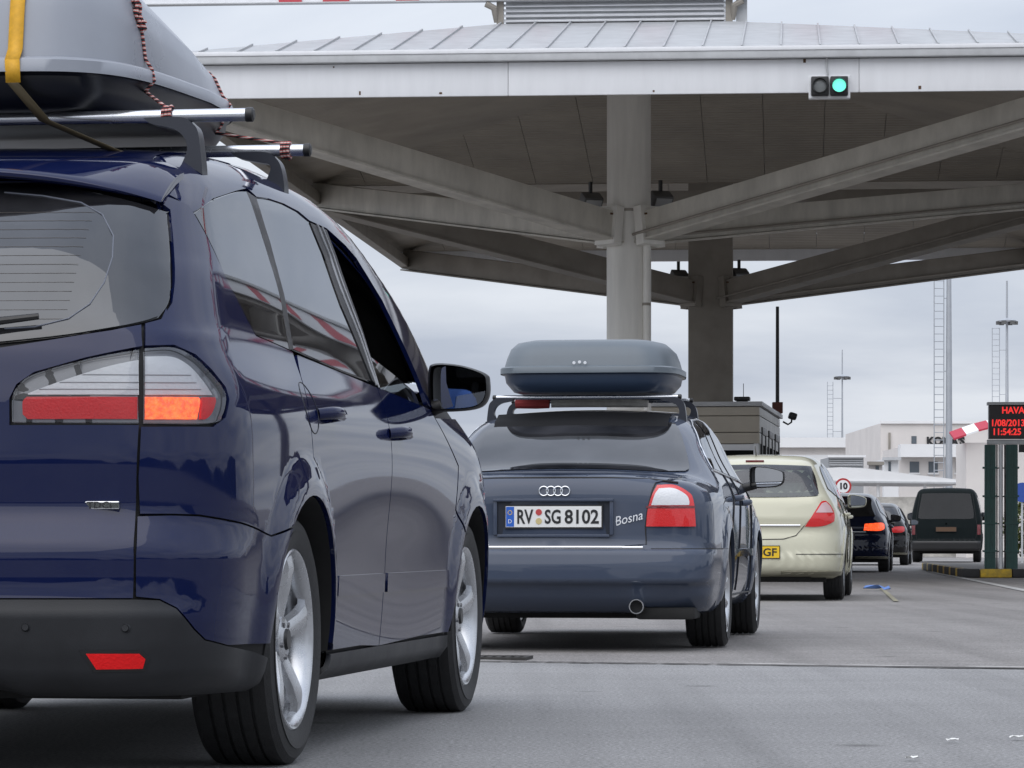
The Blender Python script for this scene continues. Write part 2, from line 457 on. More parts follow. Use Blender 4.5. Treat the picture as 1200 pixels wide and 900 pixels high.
# ---------------------------------------------------------------- car body surface
class Car:
    def __init__(s, X, Y, yaw, spec):
        s.o = np.array([X, Y, 0.0]); s.yaw = math.radians(yaw); s.__dict__.update(spec)
        c, n = math.cos(s.yaw), math.sin(s.yaw)
        s.R = np.array([[c, n, 0], [-n, c, 0], [0, 0, 1.0]])      # local -> world (turned right)
        s.root = None
    def local(s, p): return (np.asarray(p) - s.o) @ s.R
    def Wf(s, y, z):
        w = s.W(y, z)
        for (wy, wz, wr, amt) in s.arches:
            r = np.hypot(y - wy, z - wz); w = w + amt * sstep(wr + .13, wr + .02, r) * sstep(.1, .3, z)
        return w
    def Wq(s, y, z):
        """Table look-up of Wf for ray casting."""
        if not hasattr(s, 'wg'):
            s.gy = np.arange(-.7, s.length + .7, .006); s.gz = np.arange(-.1, 2.2, .006)
            A, B = np.meshgrid(s.gy, s.gz, indexing='ij'); s.wg = s.Wf(A.ravel(), B.ravel()).reshape(A.shape)
        fy = np.clip((y - s.gy[0]) / .006, 0, len(s.gy) - 1.001); fz = np.clip((z - s.gz[0]) / .006, 0, len(s.gz) - 1.001)
        i = fy.astype(int); j = fz.astype(int); a = fy - i; b = fz - j; g = s.wg
        return (g[i, j] * (1 - a) + g[i + 1, j] * a) * (1 - b) + (g[i, j + 1] * (1 - a) + g[i + 1, j + 1] * a) * b
    def F(s, p, off=0.0, fast=False):
        x, y, z = p[:, 0], p[:, 1], p[:, 2]; ax = np.abs(x)
        side = (ax - (s.Wq(y, z) if fast else s.Wf(y, z))) * .96
        e = 0.01
        dR = (s.Rz(z + e) - s.Rz(z - e)) / (2 * e); rear = (s.Rz(z) + s.rbow * ax ** s.rpow - y) / np.sqrt(1 + dR * dR)
        front = (y - (s.Fz(z) - s.fbow * ax ** 2.2))
        dT = (s.T(y + e) - s.T(y - e)) / (2 * e); top = (z - (s.T(y) - s.crown * ax ** 2)) / np.sqrt(1 + dT * dT)
        bot = s.B(y) - z
        m = smax(side, top, s.kst)
        m = smax(m, rear, s.krear); m = smax(m, front, .3); m = smax(m, bot, .06)
        return m - off
    def grad(s, p, off=0.0):
        e = 2e-3; g = np.zeros_like(p)
        for i in range(3):
            d = np.zeros(3); d[i] = e; g[:, i] = s.F(p + d, off) - s.F(p - d, off)
        return g / np.maximum(np.linalg.norm(g, axis=1), 1e-9)[:, None]
    def hit(s, o, d, t0, t1, off=0.0):
        """First point where each ray enters the body; falls back to the closest approach."""
        o = np.asarray(o, float); d = np.asarray(d, float); n = len(o)
        t = np.full(n, float(t0)); a = t.copy(); b = np.full(n, float(t1)); best = np.full(n, 1e9); bt = t.copy(); ok = np.zeros(n, bool); act = np.arange(n)
        for _ in range(160):
            f = s.F(o[act] + d[act] * t[act][:, None], off, True)
            m = f < best[act]; best[act[m]] = f[m]; bt[act[m]] = t[act[m]]
            ins = f <= 0; b[act[ins]] = t[act[ins]]; ok[act[ins]] = True
            out = act[~ins]; a[out] = t[out]; t[out] += np.maximum(f[~ins] * .7, .004)
            act = out[t[out] < t1]
            if len(act) == 0: break
        a = np.where(ok, a, bt); b = np.where(ok, b, bt)
        for _ in range(12):
            m = (a + b) / 2; f = s.F(o + d * m[:, None], off, True); a = np.where(f > 0, m, a); b = np.where(f > 0, b, m)
        return o + d * ((a + b) / 2)[:, None], ok
    def px(s, pts):
        """Where the sight lines of photo pixels meet the body (local coordinates)."""
        q = np.array([((a - CXP) / FPX, 1.0, (CYP - b) / FPX) for a, b in pts]); q /= np.linalg.norm(q, axis=1)[:, None]
        o = np.tile(s.local(np.array([[0, 0, HC]])), (len(q), 1)); d = q @ s.R
        dist = np.linalg.norm(s.o) ; return s.hit(o, d, dist - 1.5, dist + 6)
    # projections: 2-D domain <-> surface
    def dom(s, proj, p):
        if proj == 'rear' : return p[:, [0, 2]]
        if proj == 'side': return p[:, [1, 2]]
        if proj == 'top': return p[:, [0, 1]]
        if proj == 'front': return p[:, [0, 2]]
        _, xc, yc, r = proj; a = np.arctan2(p[:, 0] - xc, -(p[:, 1] - yc)); return np.stack([a * r, p[:, 2]], 1)
    def cast(s, proj, q, off=0.0):
        n = len(q); z = np.zeros(n); one = np.ones(n)
        if proj == 'rear': o = np.stack([q[:, 0], -.6 * one, q[:, 1]], 1); d = np.tile([0, 1., 0], (n, 1)); r = (0, 3.2)
        elif proj == 'front': o = np.stack([q[:, 0], s.length + .6 * one, q[:, 1]], 1); d = np.tile([0, -1., 0], (n, 1)); r = (0, 3.2)
        elif proj == 'side': o = np.stack([1.5 * one, q[:, 0], q[:, 1]], 1); d = np.tile([-1., 0, 0], (n, 1)); r = (0, 1.48)
        elif proj == 'top': o = np.stack([q[:, 0], q[:, 1], 2.6 * one], 1); d = np.tile([0, 0, -1.], (n, 1)); r = (0, 2.2)
        else:
            _, xc, yc, rr = proj; a = q[:, 0] / rr; u = np.stack([np.sin(a), -np.cos(a), z], 1)
            o = np.stack([xc * one, yc * one, q[:, 1]], 1) + u * 2.2; d = -u; r = (0, 2.15)
        h, ok = s.hit(o, d, *r, off=off); return h
    def poly(s, proj, pts):
        """pts: ('p', px, py) photo pixels or plain local (x, y, z)."""
        k = [i for i, p in enumerate(pts) if isinstance(p[0], str)]; out = [None if isinstance(p[0], str) else np.array(p, float) for p in pts]
        if k:
            h = s.px([pts[i][1:] for i in k])[0]
            for i, q in zip(k, h): out[i] = q
        return s.dom(proj, np.array(out))
    def panel(s, name, proj, poly, m, parent=None, cell=.04, gap=.0025, off=0.0, depth=.014, mirror=True, smooth=True, sharp=42, sub=5, bulge=None, off_shape=0.0):
        P = rounded(poly, sub, sharp) if smooth else np.asarray(poly, float)
        if gap: P = inset(P, gap)
        q, faces = grid_fill(P, cell); h = s.cast(proj, q, off_shape); g = s.grad(h, off_shape)
        amt = np.full(len(h), off)
        if bulge is not None: amt = amt + bulge(h)
        v = h + g * amt[:, None]
        cnt = {}
        for f in faces:
            for a, b in zip(f, f[1:] + f[:1]): cnt[(a, b)] = cnt.get((a, b), 0) + 1
        rim = [e for e in cnt if (e[1], e[0]) not in cnt]
        # orientation: make faces look outwards
        f0 = faces[len(faces) // 2]; nrm = np.cross(v[f0[1]] - v[f0[0]], v[f0[2]] - v[f0[0]]); flip = nrm @ g[f0[0]] < 0
        V = list(v); NN = list(g); FF = [list(f) for f in faces]
        if depth > 0:
            m1 = {}
            def dup(i, k):
                if (i, k) not in m1:
                    m1[(i, k)] = len(V); V.append(v[i] - g[i] * (0 if k == 0 else depth)); NN.append(g[i])
                return m1[(i, k)]
            for a, b in rim: FF.append([dup(b, 0), dup(a, 0), dup(a, 1), dup(b, 1)])
            # flange normals: away from the panel
            acc = {}
            for a, b in rim:
                e = v[b] - v[a]; n1 = np.cross(e, g[a]) * (-1 if flip else 1)
                for i in (a, b): acc[i] = acc.get(i, 0) + n1
            for (i, k), j in m1.items():
                n1 = acc[i]; NN[j] = n1 / (np.linalg.norm(n1) + 1e-12)
        V = np.array(V); NN = np.array(NN)
        if flip: FF = [f[::-1] for f in FF]
        o = mesh_obj(name, V, FF, m, parent or s.root, True, NN); res = [o]
        if mirror:
            V2 = V * [-1, 1, 1]; N2 = NN * [-1, 1, 1]
            par = parent or s.root
            if parent is not None and parent is not s.root and 'twin' in s.__dict__ and parent.name in s.twin: par = s.twin[parent.name]
            o2 = mesh_obj(name, V2, [f[::-1] for f in FF], m, par, True, N2); res.append(o2)
            s.__dict__.setdefault('twin', {})[o.name] = o2
        return res
    def line(s, name, proj, pts, m, r=.0025, parent=None, off=0.0, mirror=True, n=8):
        """A thin bead along the body: panel gaps, trim strips."""
        q = np.asarray(pts, float); seg = [q[i] + (q[i + 1] - q[i]) * t for i in range(len(q) - 1) for t in np.linspace(0, 1, n, endpoint=False)] + [q[-1]]
        h = s.cast(proj, np.array(seg)); h = h + s.grad(h) * off
        for sg in ((1, -1) if mirror else (1,)):
            MB().tube([(sg * p[0], p[1], p[2]) for p in h], r, 6).build(name, m, parent or s.root, True, 60)
    def shell(s, m, windows, off=-.016, nu=140, name='inner_body', arch_in=.03, normals=False):
        """Dark inner skin behind the panel gaps, open at the windows and wheel arches."""
        ya, yb = s.axis; zc_ = s.axz; rows = []
        th = np.linspace(-math.pi, math.pi, nu, endpoint=False)
        lat = []
        for b in np.linspace(-math.pi / 2 + .02, 0, 26): lat.append((ya, b))
        for yy in np.linspace(ya, yb, 40)[1:]: lat.append((yy, 0.0))
        for b in np.linspace(0, math.pi / 2 - .02, 22)[1:]: lat.append((yb, b))
        O = []; D = []
        for yy, b in lat:
            for t in th:
                O.append((0, yy, zc_)); D.append((math.cos(b) * math.sin(t), math.sin(b), math.cos(b) * math.cos(t)))
        O = np.array(O); D = np.array(D)
        h, ok = s.hit(O + D * 3.6, -D, 0, 3.55, off)
        nl = len(lat); F_ = []
        cen = h.reshape(nl, nu, 3); nx_ = np.roll(cen, -1, 1); cc = (cen[:-1] + nx_[:-1] + cen[1:] + nx_[1:]) / 4
        X_, Y_, Z_ = cc[..., 0], cc[..., 1], cc[..., 2]; bad = np.zeros(X_.shape, bool)
        for (wy, wz, wr, _) in s.arches: bad |= (np.hypot(Y_ - wy, Z_ - wz) < wr + arch_in) & (np.abs(X_) > .4)
        for kind, P in windows:
            if kind == 'side': bad |= (np.abs(X_) > .3) & inside(P, Y_, Z_)
            if kind == 'rear': bad |= (Y_ < 2.0) & (np.abs(X_) < .8) & inside(P, X_, Z_)
            if kind == 'top': bad |= (Z_ > .9) & inside(P, X_, Y_)
        for i in range(nl - 1):
            for k in range(nu):
                if not bad[i, k]: F_.append((i * nu + k, i * nu + (k + 1) % nu, (i + 1) * nu + (k + 1) % nu, (i + 1) * nu + k))
        return mesh_obj(name, h, F_, m, s.root, True, s.grad(h, off) if normals else None)
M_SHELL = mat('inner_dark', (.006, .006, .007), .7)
M_INK = mat('plate_ink', (.010, .010, .012), .5)
M_BLACK = mat('black_plastic', (.012, .012, .013), .42, rvar=.1, var_scale=25)
# ---------------------------------------------------------------- ground
def sheet(name, pts, z, m, kind='structure', parent=None):
    o = mesh_obj(name, [(x, y, z) for x, y in pts], [tuple(range(len(pts)))], m, parent, False)
    if parent is None: tag(o, kind=kind)
    return o
def ground_mat(name, c0, c1, c2, rough=.85, stain=.5, streak=(1, 1, 1)):
    m = bpy.data.materials.new(name); m.use_nodes = True; t = m.node_tree; b = t.nodes['Principled BSDF']
    co = t.nodes.new('ShaderNodeTexCoord'); mp = t.nodes.new('ShaderNodeMapping'); mp.inputs['Scale'].default_value = streak
    t.links.new(co.outputs['Object'], mp.inputs['Vector'])
    def noise(sc_, det, ro=.6, vec=None):
        n = t.nodes.new('ShaderNodeTexNoise'); n.inputs['Scale'].default_value = sc_; n.inputs['Detail'].default_value = det; n.inputs['Roughness'].default_value = ro
        t.links.new((vec or co.outputs['Object']), n.inputs['Vector']); return n
    big = noise(.35, 5, .62, mp.outputs['Vector']); fine = noise(70, 7, .85); mid = noise(2.3, 6, .65, mp.outputs['Vector'])
    r = t.nodes.new('ShaderNodeValToRGB'); r.color_ramp.elements[0].position = .32; r.color_ramp.elements[0].color = (*c0, 1)
    r.color_ramp.elements[1].position = .68; r.color_ramp.elements[1].color = (*c1, 1); t.links.new(big.outputs['Fac'], r.inputs[0])
    r2 = t.nodes.new('ShaderNodeMapRange'); r2.inputs['From Min'].default_value = .35; r2.inputs['From Max'].default_value = .7; r2.inputs['To Max'].default_value = stain
    t.links.new(mid.outputs['Fac'], r2.inputs['Value'])
    mx = t.nodes.new('ShaderNodeMix'); mx.data_type = 'RGBA'; mx.inputs['B'].default_value = (*c2, 1)
    t.links.new(r2.outputs['Result'], mx.inputs['Factor']); t.links.new(r.outputs['Color'], mx.inputs['A'])
    mf = t.nodes.new('ShaderNodeMapRange'); mf.inputs['From Min'].default_value = .38; mf.inputs['From Max'].default_value = .62; mf.inputs['To Min'].default_value = .40; mf.inputs['To Max'].default_value = 1.62
    t.links.new(fine.outputs['Fac'], mf.inputs['Value'])
    # tyre tracks rubbed along the lane, and oil drips
    mt = t.nodes.new('ShaderNodeMapping'); mt.inputs['Rotation'].default_value = (0, 0, math.radians(7.6)); mt.inputs['Scale'].default_value = (1.1, .035, 1)
    t.links.new(co.outputs['Object'], mt.inputs['Vector']); trk = noise(1.6, 4, .6, mt.outputs['Vector']); rt = t.nodes.new('ShaderNodeMapRange'); rt.inputs['From Min'].default_value = .48; rt.inputs['From Max'].default_value = .72; rt.inputs['To Max'].default_value = .42
    t.links.new(trk.outputs['Fac'], rt.inputs['Value']); m3 = t.nodes.new('ShaderNodeMix'); m3.data_type = 'RGBA'; m3.inputs['B'].default_value = (*[c * .55 for c in c2], 1)
    t.links.new(rt.outputs['Result'], m3.inputs['Factor']); t.links.new(mx.outputs['Result'], m3.inputs['A'])
    vo = t.nodes.new('ShaderNodeTexVoronoi'); vo.inputs['Scale'].default_value = 1.1; vo.inputs['Randomness'].default_value = 1; t.links.new(co.outputs['Object'], vo.inputs['Vector'])
    ro_ = t.nodes.new('ShaderNodeMapRange'); ro_.inputs['From Min'].default_value = .10; ro_.inputs['From Max'].default_value = .02; ro_.inputs['To Min'].default_value = 0; ro_.inputs['To Max'].default_value = .55; t.links.new(vo.outputs['Distance'], ro_.inputs['Value'])
    m4 = t.nodes.new('ShaderNodeMix'); m4.data_type = 'RGBA'; m4.inputs['B'].default_value = (.035, .034, .033, 1); t.links.new(ro_.outputs['Result'], m4.inputs['Factor']); t.links.new(m3.outputs['Result'], m4.inputs['A'])
    sc_ = t.nodes.new('ShaderNodeVectorMath'); sc_.operation = 'SCALE'; t.links.new(m4.outputs['Result'], sc_.inputs[0]); t.links.new(mf.outputs['Result'], sc_.inputs['Scale'])
    t.links.new(sc_.outputs[0], b.inputs['Base Color']); b.inputs['Roughness'].default_value = rough; b.inputs['Specular IOR Level'].default_value = .35
    bp = t.nodes.new('ShaderNodeBump'); bp.inputs['Strength'].default_value = .6; bp.inputs['Distance'].default_value = .008
    t.links.new(fine.outputs['Fac'], bp.inputs['Height']); t.links.new(bp.outputs['Normal'], b.inputs['Normal'])
    return m
M_ASPH = ground_mat('asphalt_worn', (.230, .228, .228), (.280, .277, .277), (.18, .178, .178), .82, .35, (.5, 1.4, 1))
M_CONC = ground_mat('concrete_apron', (.215, .204, .197), (.265, .252, .244), (.165, .155, .15), .8, .5, (.35, 1.2, 1))
sheet('ground', [(-900, -900), (900, -900), (900, 1500), (-900, 1500)], -.004, M_CONC)
def jl(x): return 16.9 - (x + .14) * .38                         # line of the joint across the lane
sheet('asphalt_road', [(-40, -60), (40, -60), (40, jl(40)), (-40, jl(-40))], .0, M_ASPH)
jw = .05
M_JOINT = mat('joint_dark', (.035, .033, .031), .9, var=.5, var_scale=14)
jt = empty('pavement_joint', (1.2, jl(1.2), 0), math.atan(-.38)); tag(jt, kind='structure')
rj = random.Random(3)
xx = -9.0
while xx < 12:                                                    # broken dark tar line with chipped pale edges
    ln = rj.uniform(.12, .6)
    if rj.random() < .97:
        n_ = 7; a_ = [(xx + ln * i / (n_ - 1), .035 + rj.uniform(-.025, .03)) for i in range(n_)]; b_ = [(xx + ln * i / (n_ - 1), -.04 - rj.uniform(0, .05)) for i in range(n_)]
        mesh_obj('tar_patch', [(p[0], p[1], .004) for p in b_ + a_[::-1]], [tuple(range(2 * n_))], M_JOINT, jt, False)
    if rj.random() < .5:
        c_ = rj.uniform(.05, .11); pts = [(xx + ln * .5 + math.cos(t) * ln * rj.uniform(.25, .6), c_ + math.sin(t) * rj.uniform(.02, .05)) for t in np.linspace(0, 2 * math.pi, 10)[:-1]]
        mesh_obj('chipped_edge', [(p[0], p[1], .006) for p in pts], [tuple(range(9))], mat('chip_pale', (.46, .45, .43), .9, var=.3, var_scale=30), jt, False)
    xx += ln + rj.uniform(.0, .03)
# drain grate beside the front wheel of the people carrier
gr = empty('drain_grate', (-.16, 17.35, .0), -.13); tag(gr, 'small iron drain grate in the pavement between the two nearest cars', 'drain')
M_IRON = mat('cast_iron', (.055, .052, .05), .7, .4, var=.4, var_scale=20)
for x0, x1, y0, y1 in ((-.25, .25, -.15, -.12), (-.25, .25, .12, .15), (-.25, -.22, -.12, .12), (.22, .25, -.12, .12)): MB().box(x0, x1, y0, y1, -.01, .012).build('frame', M_IRON, gr)
for k in range(9): MB().box(-.205 + k * .047, -.180 + k * .047, -.12, .12, -.01, .009).build('bar', M_IRON, gr)
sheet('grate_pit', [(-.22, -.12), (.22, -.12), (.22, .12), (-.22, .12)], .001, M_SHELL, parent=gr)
# painted lines
M_LINE = mat('road_paint', (.46, .46, .45), .7, var=.45, var_scale=9, dark=(.24, .235, .23))
def strip(name, a, b, w, z=.004, m=M_LINE):
    a = Vector((*a, 0)); b = Vector((*b, 0)); d = (b - a).normalized(); p = Vector((-d.y, d.x, 0)) * w / 2
    return sheet(name, [tuple((a + p).xy), tuple((a - p).xy), tuple((b - p).xy), tuple((b + p).xy)], z, m)
strip('lane_line', (5.3, 31), (7.75, 63.8), .13)
strip('pavement_crack', (3.7, 33.2), (4.55, 42.5), .05, .005, mat('crack_fill', (.30, .28, .20), .8, var=.3, var_scale=8))

# ---------------------------------------------------------------- islands
M_KY = mat('kerb_yellow', (.62, .40, .02), .6, var=.3, var_scale=10, dark=(.34, .24, .05))
M_KB = mat('kerb_black', (.022, .022, .024), .65, var=.3, var_scale=10)
M_SLAB = mat('island_slab', (.20, .19, .18), .85, var=.25, var_scale=3)
def island(name, label, corner, yaw, width, depth, first):
    o = empty(name, (*corner, 0), -math.radians(yaw)); tag(o, label, 'kerb', 'kerbed traffic islands')
    MB().box(.14, width - .14, .14, depth - .14, 0, .118).build('slab', M_SLAB, o)
    k = first; x = 0.0
    while x < width - .05:                                        # near end: stones across
        ln = min(.5, width - x) if x > 0 else .27
        MB().box(x + .004, x + ln - .004, 0, .14, 0, .135, None, .018).build('kerb_stone', M_KY if k % 2 else M_KB, o, True, 50); x += ln; k += 1
    for sx_ in (0, width - .14):
        y = .145; k = first
        while y < min(depth, 14):
            MB().box(sx_, sx_ + .14, y, y + .492, 0, .135, None, .018).build('kerb_stone', M_KY if k % 4 == 3 else M_KB, o, True, 50); y += .5; k += 1
    return o
island('kerb_island', 'black and yellow kerbed island under the green gate with the red display', (7.06, 54.0), 4.2, 2.6, 16, 0)
island('kerb_island', 'kerbed island carrying the toll booth and the columns', (.75, 49.5), 7.4, 2.35, 20, 1)

# ---------------------------------------------------------------- canopy
M_WHITEM = mat('white_metal', (.80, .81, .83), .5, var=.06, var_scale=3.0, rvar=.08, stretch=(1.6, 1.6, .25))
M_GUTTER = mat('gutter_metal', (.52, .53, .54), .5, .1, var=.12, var_scale=4)
M_ROOF = mat('roof_sheet', (.40, .41, .42), .5, .15, var=.14, var_scale=3)
M_STEEL = mat('painted_steel', (.60, .575, .515), .6, var=.24, var_scale=2.6, rvar=.1, stretch=(1, 1, .35))
M_COL = mat('column_paint', (.78, .765, .72), .6, var=.14, var_scale=2.6, rvar=.1, stretch=(1.5, 1.5, .18))
M_DKSTEEL = mat('brown_and_shaded_steel', (.29, .265, .23), .65, var=.18, var_scale=2)  # brown steelwork, and the shaded tone of the far column and arms
M_RUST = mat('rust_streak', (.10, .055, .03), .9)
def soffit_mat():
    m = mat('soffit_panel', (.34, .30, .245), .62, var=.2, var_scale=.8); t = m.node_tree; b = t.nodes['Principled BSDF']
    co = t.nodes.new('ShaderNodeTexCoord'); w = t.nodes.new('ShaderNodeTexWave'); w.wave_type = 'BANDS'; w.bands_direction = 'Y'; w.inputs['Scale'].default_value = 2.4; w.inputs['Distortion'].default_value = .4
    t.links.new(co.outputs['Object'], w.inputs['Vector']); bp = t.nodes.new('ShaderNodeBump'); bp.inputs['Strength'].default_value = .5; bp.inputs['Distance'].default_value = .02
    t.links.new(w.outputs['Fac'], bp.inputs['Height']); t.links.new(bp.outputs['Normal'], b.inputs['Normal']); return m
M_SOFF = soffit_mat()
CW, MDp = 13.75, 13.6
LC = 5.72                                                         # ridge vent centre across the canopy
def canopy():
    o = empty('toll_canopy', (-4.62, 45.6, 0), -math.radians(4.6))
    tag(o, 'wide white-edged canopy on two columns spanning the car lanes', 'canopy')
    zb, zf, zg = 6.42, 6.86, 7.02
    D2 = 2 * MDp
    # fascia boards and gutters on four sides
    def board(nm, x0, x1, y0, y1, z0, z1, m): return MB().box(x0, x1, y0, y1, z0, z1, None, .012).build(nm, m, o, True, 50)
    for nm, x0, x1, y0, y1 in (('fascia', 0, CW, 0, .06), ('fascia', 0, CW, D2 - .06, D2), ('fascia', 0, .06, .062, D2 - .062), ('fascia', CW - .06, CW, .062, D2 - .062)):
        if x1 - x0 > 1:                                           # long boards come in lengths
            n_ = 3; 
            for k in range(n_): board(nm, x0 + (x1 - x0) * k / n_ + .002, x0 + (x1 - x0) * (k + 1) / n_ - .002, y0, y1, zb, zf, M_WHITEM)
        else: board(nm, x0, x1, y0, y1, zb, zf, M_WHITEM)
    for nm, x0, x1, y0, y1 in (('gutter', -.10, CW + .10, -.13, .0), ('gutter', -.10, CW + .10, D2 + .002, D2 + .1), ('gutter', -.10, -.002, .002, D2), ('gutter', CW + .002, CW + .10, .002, D2)):
        board(nm, x0, x1, y0, y1, zf + .004, zg - .03, M_GUTTER)
    board('gutter_lip', -.11, CW + .11, -.145, -.128, zg - .06, zg, M_WHITEM)
    # soffit panels follow the slopes of the roof up to each column head
    zs0, zs1 = zb + .24, 7.85
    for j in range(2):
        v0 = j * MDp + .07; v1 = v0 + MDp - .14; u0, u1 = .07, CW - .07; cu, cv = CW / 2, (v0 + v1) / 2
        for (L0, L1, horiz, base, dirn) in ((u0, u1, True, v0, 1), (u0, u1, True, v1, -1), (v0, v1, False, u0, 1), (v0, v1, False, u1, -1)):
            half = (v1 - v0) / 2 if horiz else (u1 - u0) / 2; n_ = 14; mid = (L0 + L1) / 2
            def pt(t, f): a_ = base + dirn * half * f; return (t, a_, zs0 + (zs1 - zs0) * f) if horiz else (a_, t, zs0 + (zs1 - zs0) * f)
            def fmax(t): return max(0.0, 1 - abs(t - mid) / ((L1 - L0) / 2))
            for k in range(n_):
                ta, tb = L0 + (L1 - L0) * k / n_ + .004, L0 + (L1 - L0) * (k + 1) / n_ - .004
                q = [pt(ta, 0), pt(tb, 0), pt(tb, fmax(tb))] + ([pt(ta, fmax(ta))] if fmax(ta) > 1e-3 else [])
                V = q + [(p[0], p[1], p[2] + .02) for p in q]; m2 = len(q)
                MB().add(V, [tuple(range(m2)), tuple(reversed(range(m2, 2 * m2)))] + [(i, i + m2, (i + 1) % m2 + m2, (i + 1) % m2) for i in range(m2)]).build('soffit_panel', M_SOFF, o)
    # roof: front slope in standing-seam sheets, the other slopes plain
    for j in range(2):
        v0 = j * MDp; lx0, lx1, lv0, lv1 = LC - 1.65, LC + 1.65, v0 + 5.1, v0 + MDp - 5.1; zt = 8.13
        e0, e1, f0, f1 = -.02, CW + .02, v0 - (.02 if j == 0 else -.02), v0 + MDp - .02
        def P3(u, v): return Vector((u, v, 0))
        sides = [((e0, f0), (e1, f0), (lx1, lv0), (lx0, lv0)), ((e1, f0), (e1, f1), (lx1, lv1), (lx1, lv0)), ((e1, f1), (e0, f1), (lx0, lv1), (lx1, lv1)), ((e0, f1), (e0, f0), (lx0, lv0), (lx0, lv1))]
        for si, (a, b, c, d) in enumerate(sides):
            if si == 0 and j == 0:
                ns = 27
                for k in range(ns):
                    def edge(u):
                        if u < lx0: f = (u - e0) / (lx0 - e0)
                        elif u > lx1: f = (e1 - u) / (e1 - lx1)
                        else: f = 1
                        return (u, f0 + (lv0 - f0) * f, zg + (zt - zg) * f)
                    ua, ub = e0 + (e1 - e0) * k / ns, e0 + (e1 - e0) * (k + 1) / ns
                    q = [(ua + .004, f0, zg), (ub - .004, f0, zg)] + [edge(min(max(u, e0), e1)) for u in sorted({ub - .004, ua + .004, *[x for x in (lx0, lx1) if ua < x < ub]}, reverse=True)]
                    V = q + [(p[0], p[1], p[2] - .02) for p in q]; n2 = len(q)
                    MB().add(V, [tuple(range(n2)), tuple(reversed(range(n2, 2 * n2)))] + [(i, i + n2, (i + 1) % n2 + n2, (i + 1) % n2) for i in range(n2)]).build('roof_sheet', M_ROOF, o)
                    if 0 < k:
                        t_ = edge(ua)
                        if t_[1] - f0 > .2: MB().beam((ua, f0, zg + .012), (t_[0], t_[1], t_[2] + .012), .022, .035).build('standing_seam', M_ROOF, o)
            else:
                V = [(*a, zg), (*b, zg), (*c, zt), (*d, zt)]; V += [(p[0], p[1], p[2] - .02) for p in V]
                MB().add(V, [(0, 1, 2, 3), (7, 6, 5, 4), (0, 4, 5, 1), (1, 5, 6, 2), (2, 6, 7, 3), (3, 7, 4, 0)]).build('roof_sheet', M_ROOF, o)
        # ridge vent with louvres
        vent = MB().box(lx0 + .06, lx1 - .06, lv0 + .08, lv1 - .08, zt - .05, zt + .62).build('ridge_vent', M_GUTTER, o)
        for k in range(8):
            z = zt + .015 + k * .075
            MB().beam((lx0, lv0 + .035, z + .03), (lx1, lv0 + .035, z + .03), .075, .016, (0, -.5, .85)).build('louvre', M_WHITEM, vent)
        for u in (lx0 - .02, lx1 + .02): MB().box(u - .05, u + .05, lv0 - .02, lv0 + .08, zt - .02, zt + .62).build('vent_post', M_DKSTEEL, vent)
        if j == 0:
            for u, s_ in ((lx0 - .10, -1), (lx1 + .10, 1)):
                MB().tube([(u + s_ * .12, lv0 - .1, zt + .28), (u, lv0 - .06, zt + .22), (u - s_ * .02, lv0, zt + .02)], [.05, .055, .03], 8).build('vent_bracket', M_DKSTEEL, vent, True)
            MB().box(lx1 + .12, lx1 + .28, lv0 + .05, lv0 + .2, zt - .02, zt + .62).build('vent_duct', M_GUTTER, vent)
    # long sign board carried above the ridge vent
    sg = MB().box(-1.2, CW - 1.2, 5.0, 5.12, 8.466, 9.3).build('sign_board', M_WHITEM, o)
    MB().box(-1.25, CW - 1.15, 4.96, 5.14, 8.450, 8.465).build('sign_rail', M_GUTTER, sg)
    for (xa, xe) in ((331, 358), (383, 414), (469, 496), (521, 558), (625, 650), (752, 785), (930, 975), (1010, 1050)):
        ua = (xa - 600) / 80.0 + 4.62 - .45; ub = (xe - 600) / 80.0 + 4.62 - .45
        MB().box(ua, ub, 4.975, 4.999, 8.468, 9.2).build('sign_letter', mat('sign_red', (.50, .06, .08), .5), sg)
    # columns with their four arms
    cols = [((1.76, 51.9), .335, 'round'), ((3.79, 65.7), .42, 'square')]
    c_, s_ = math.cos(math.radians(4.6)), math.sin(math.radians(4.6))
    for j, ((X, Y), r, kind) in enumerate(cols):
        dxx, dyy = X + 4.62, Y - 45.6; u, v = dxx * c_ - dyy * s_, dxx * s_ + dyy * c_
        zj = 5.28
        if kind == 'round':
            col = MB().lathe([(.11, r + .0), (zj + .25, r), (zj + .26, r - .004), (7.8, r - .004)], 40, axis='z', c=(u, v, 0), closed=False).build('column', M_COL, o, True, 50)
            MB().lathe([(zj + .235, r + .002), (zj + .24, r + .014), (zj + .27, r + .014), (zj + .275, r + .002)], 40, axis='z', c=(u, v, 0), closed=False).build('collar', M_DKSTEEL, col, True, 40)
            MB().tube([(u + r * .82, v - r * .80, .12), (u + r * .82, v - r * .80, zj + .05), (u + r * .5, v - r * .95, zj - .35 + .55)], .052, 12).build('downpipe', M_COL, col, True, 50)
            for zz in (1.5, 2.9, 4.1): MB().lathe([(zz, .054), (zz, .062), (zz + .04, .062), (zz + .04, .054)], 14, axis='z', c=(u + r * .82, v - r * .80, 0)).build('pipe_clip', M_DKSTEEL, col)
        else:
            col = MB().box(u - r, u + r, v - r, v + r, .11, 7.8, None, .02).build('column', M_DKSTEEL, o, True, 50)  # same steel as the near column, its shade put into a darker colour
            MB().box(u - r - .012, u + r + .012, v - r - .012, v + r + .012, zj + .12, zj + .16).build('collar', M_DKSTEEL, col)
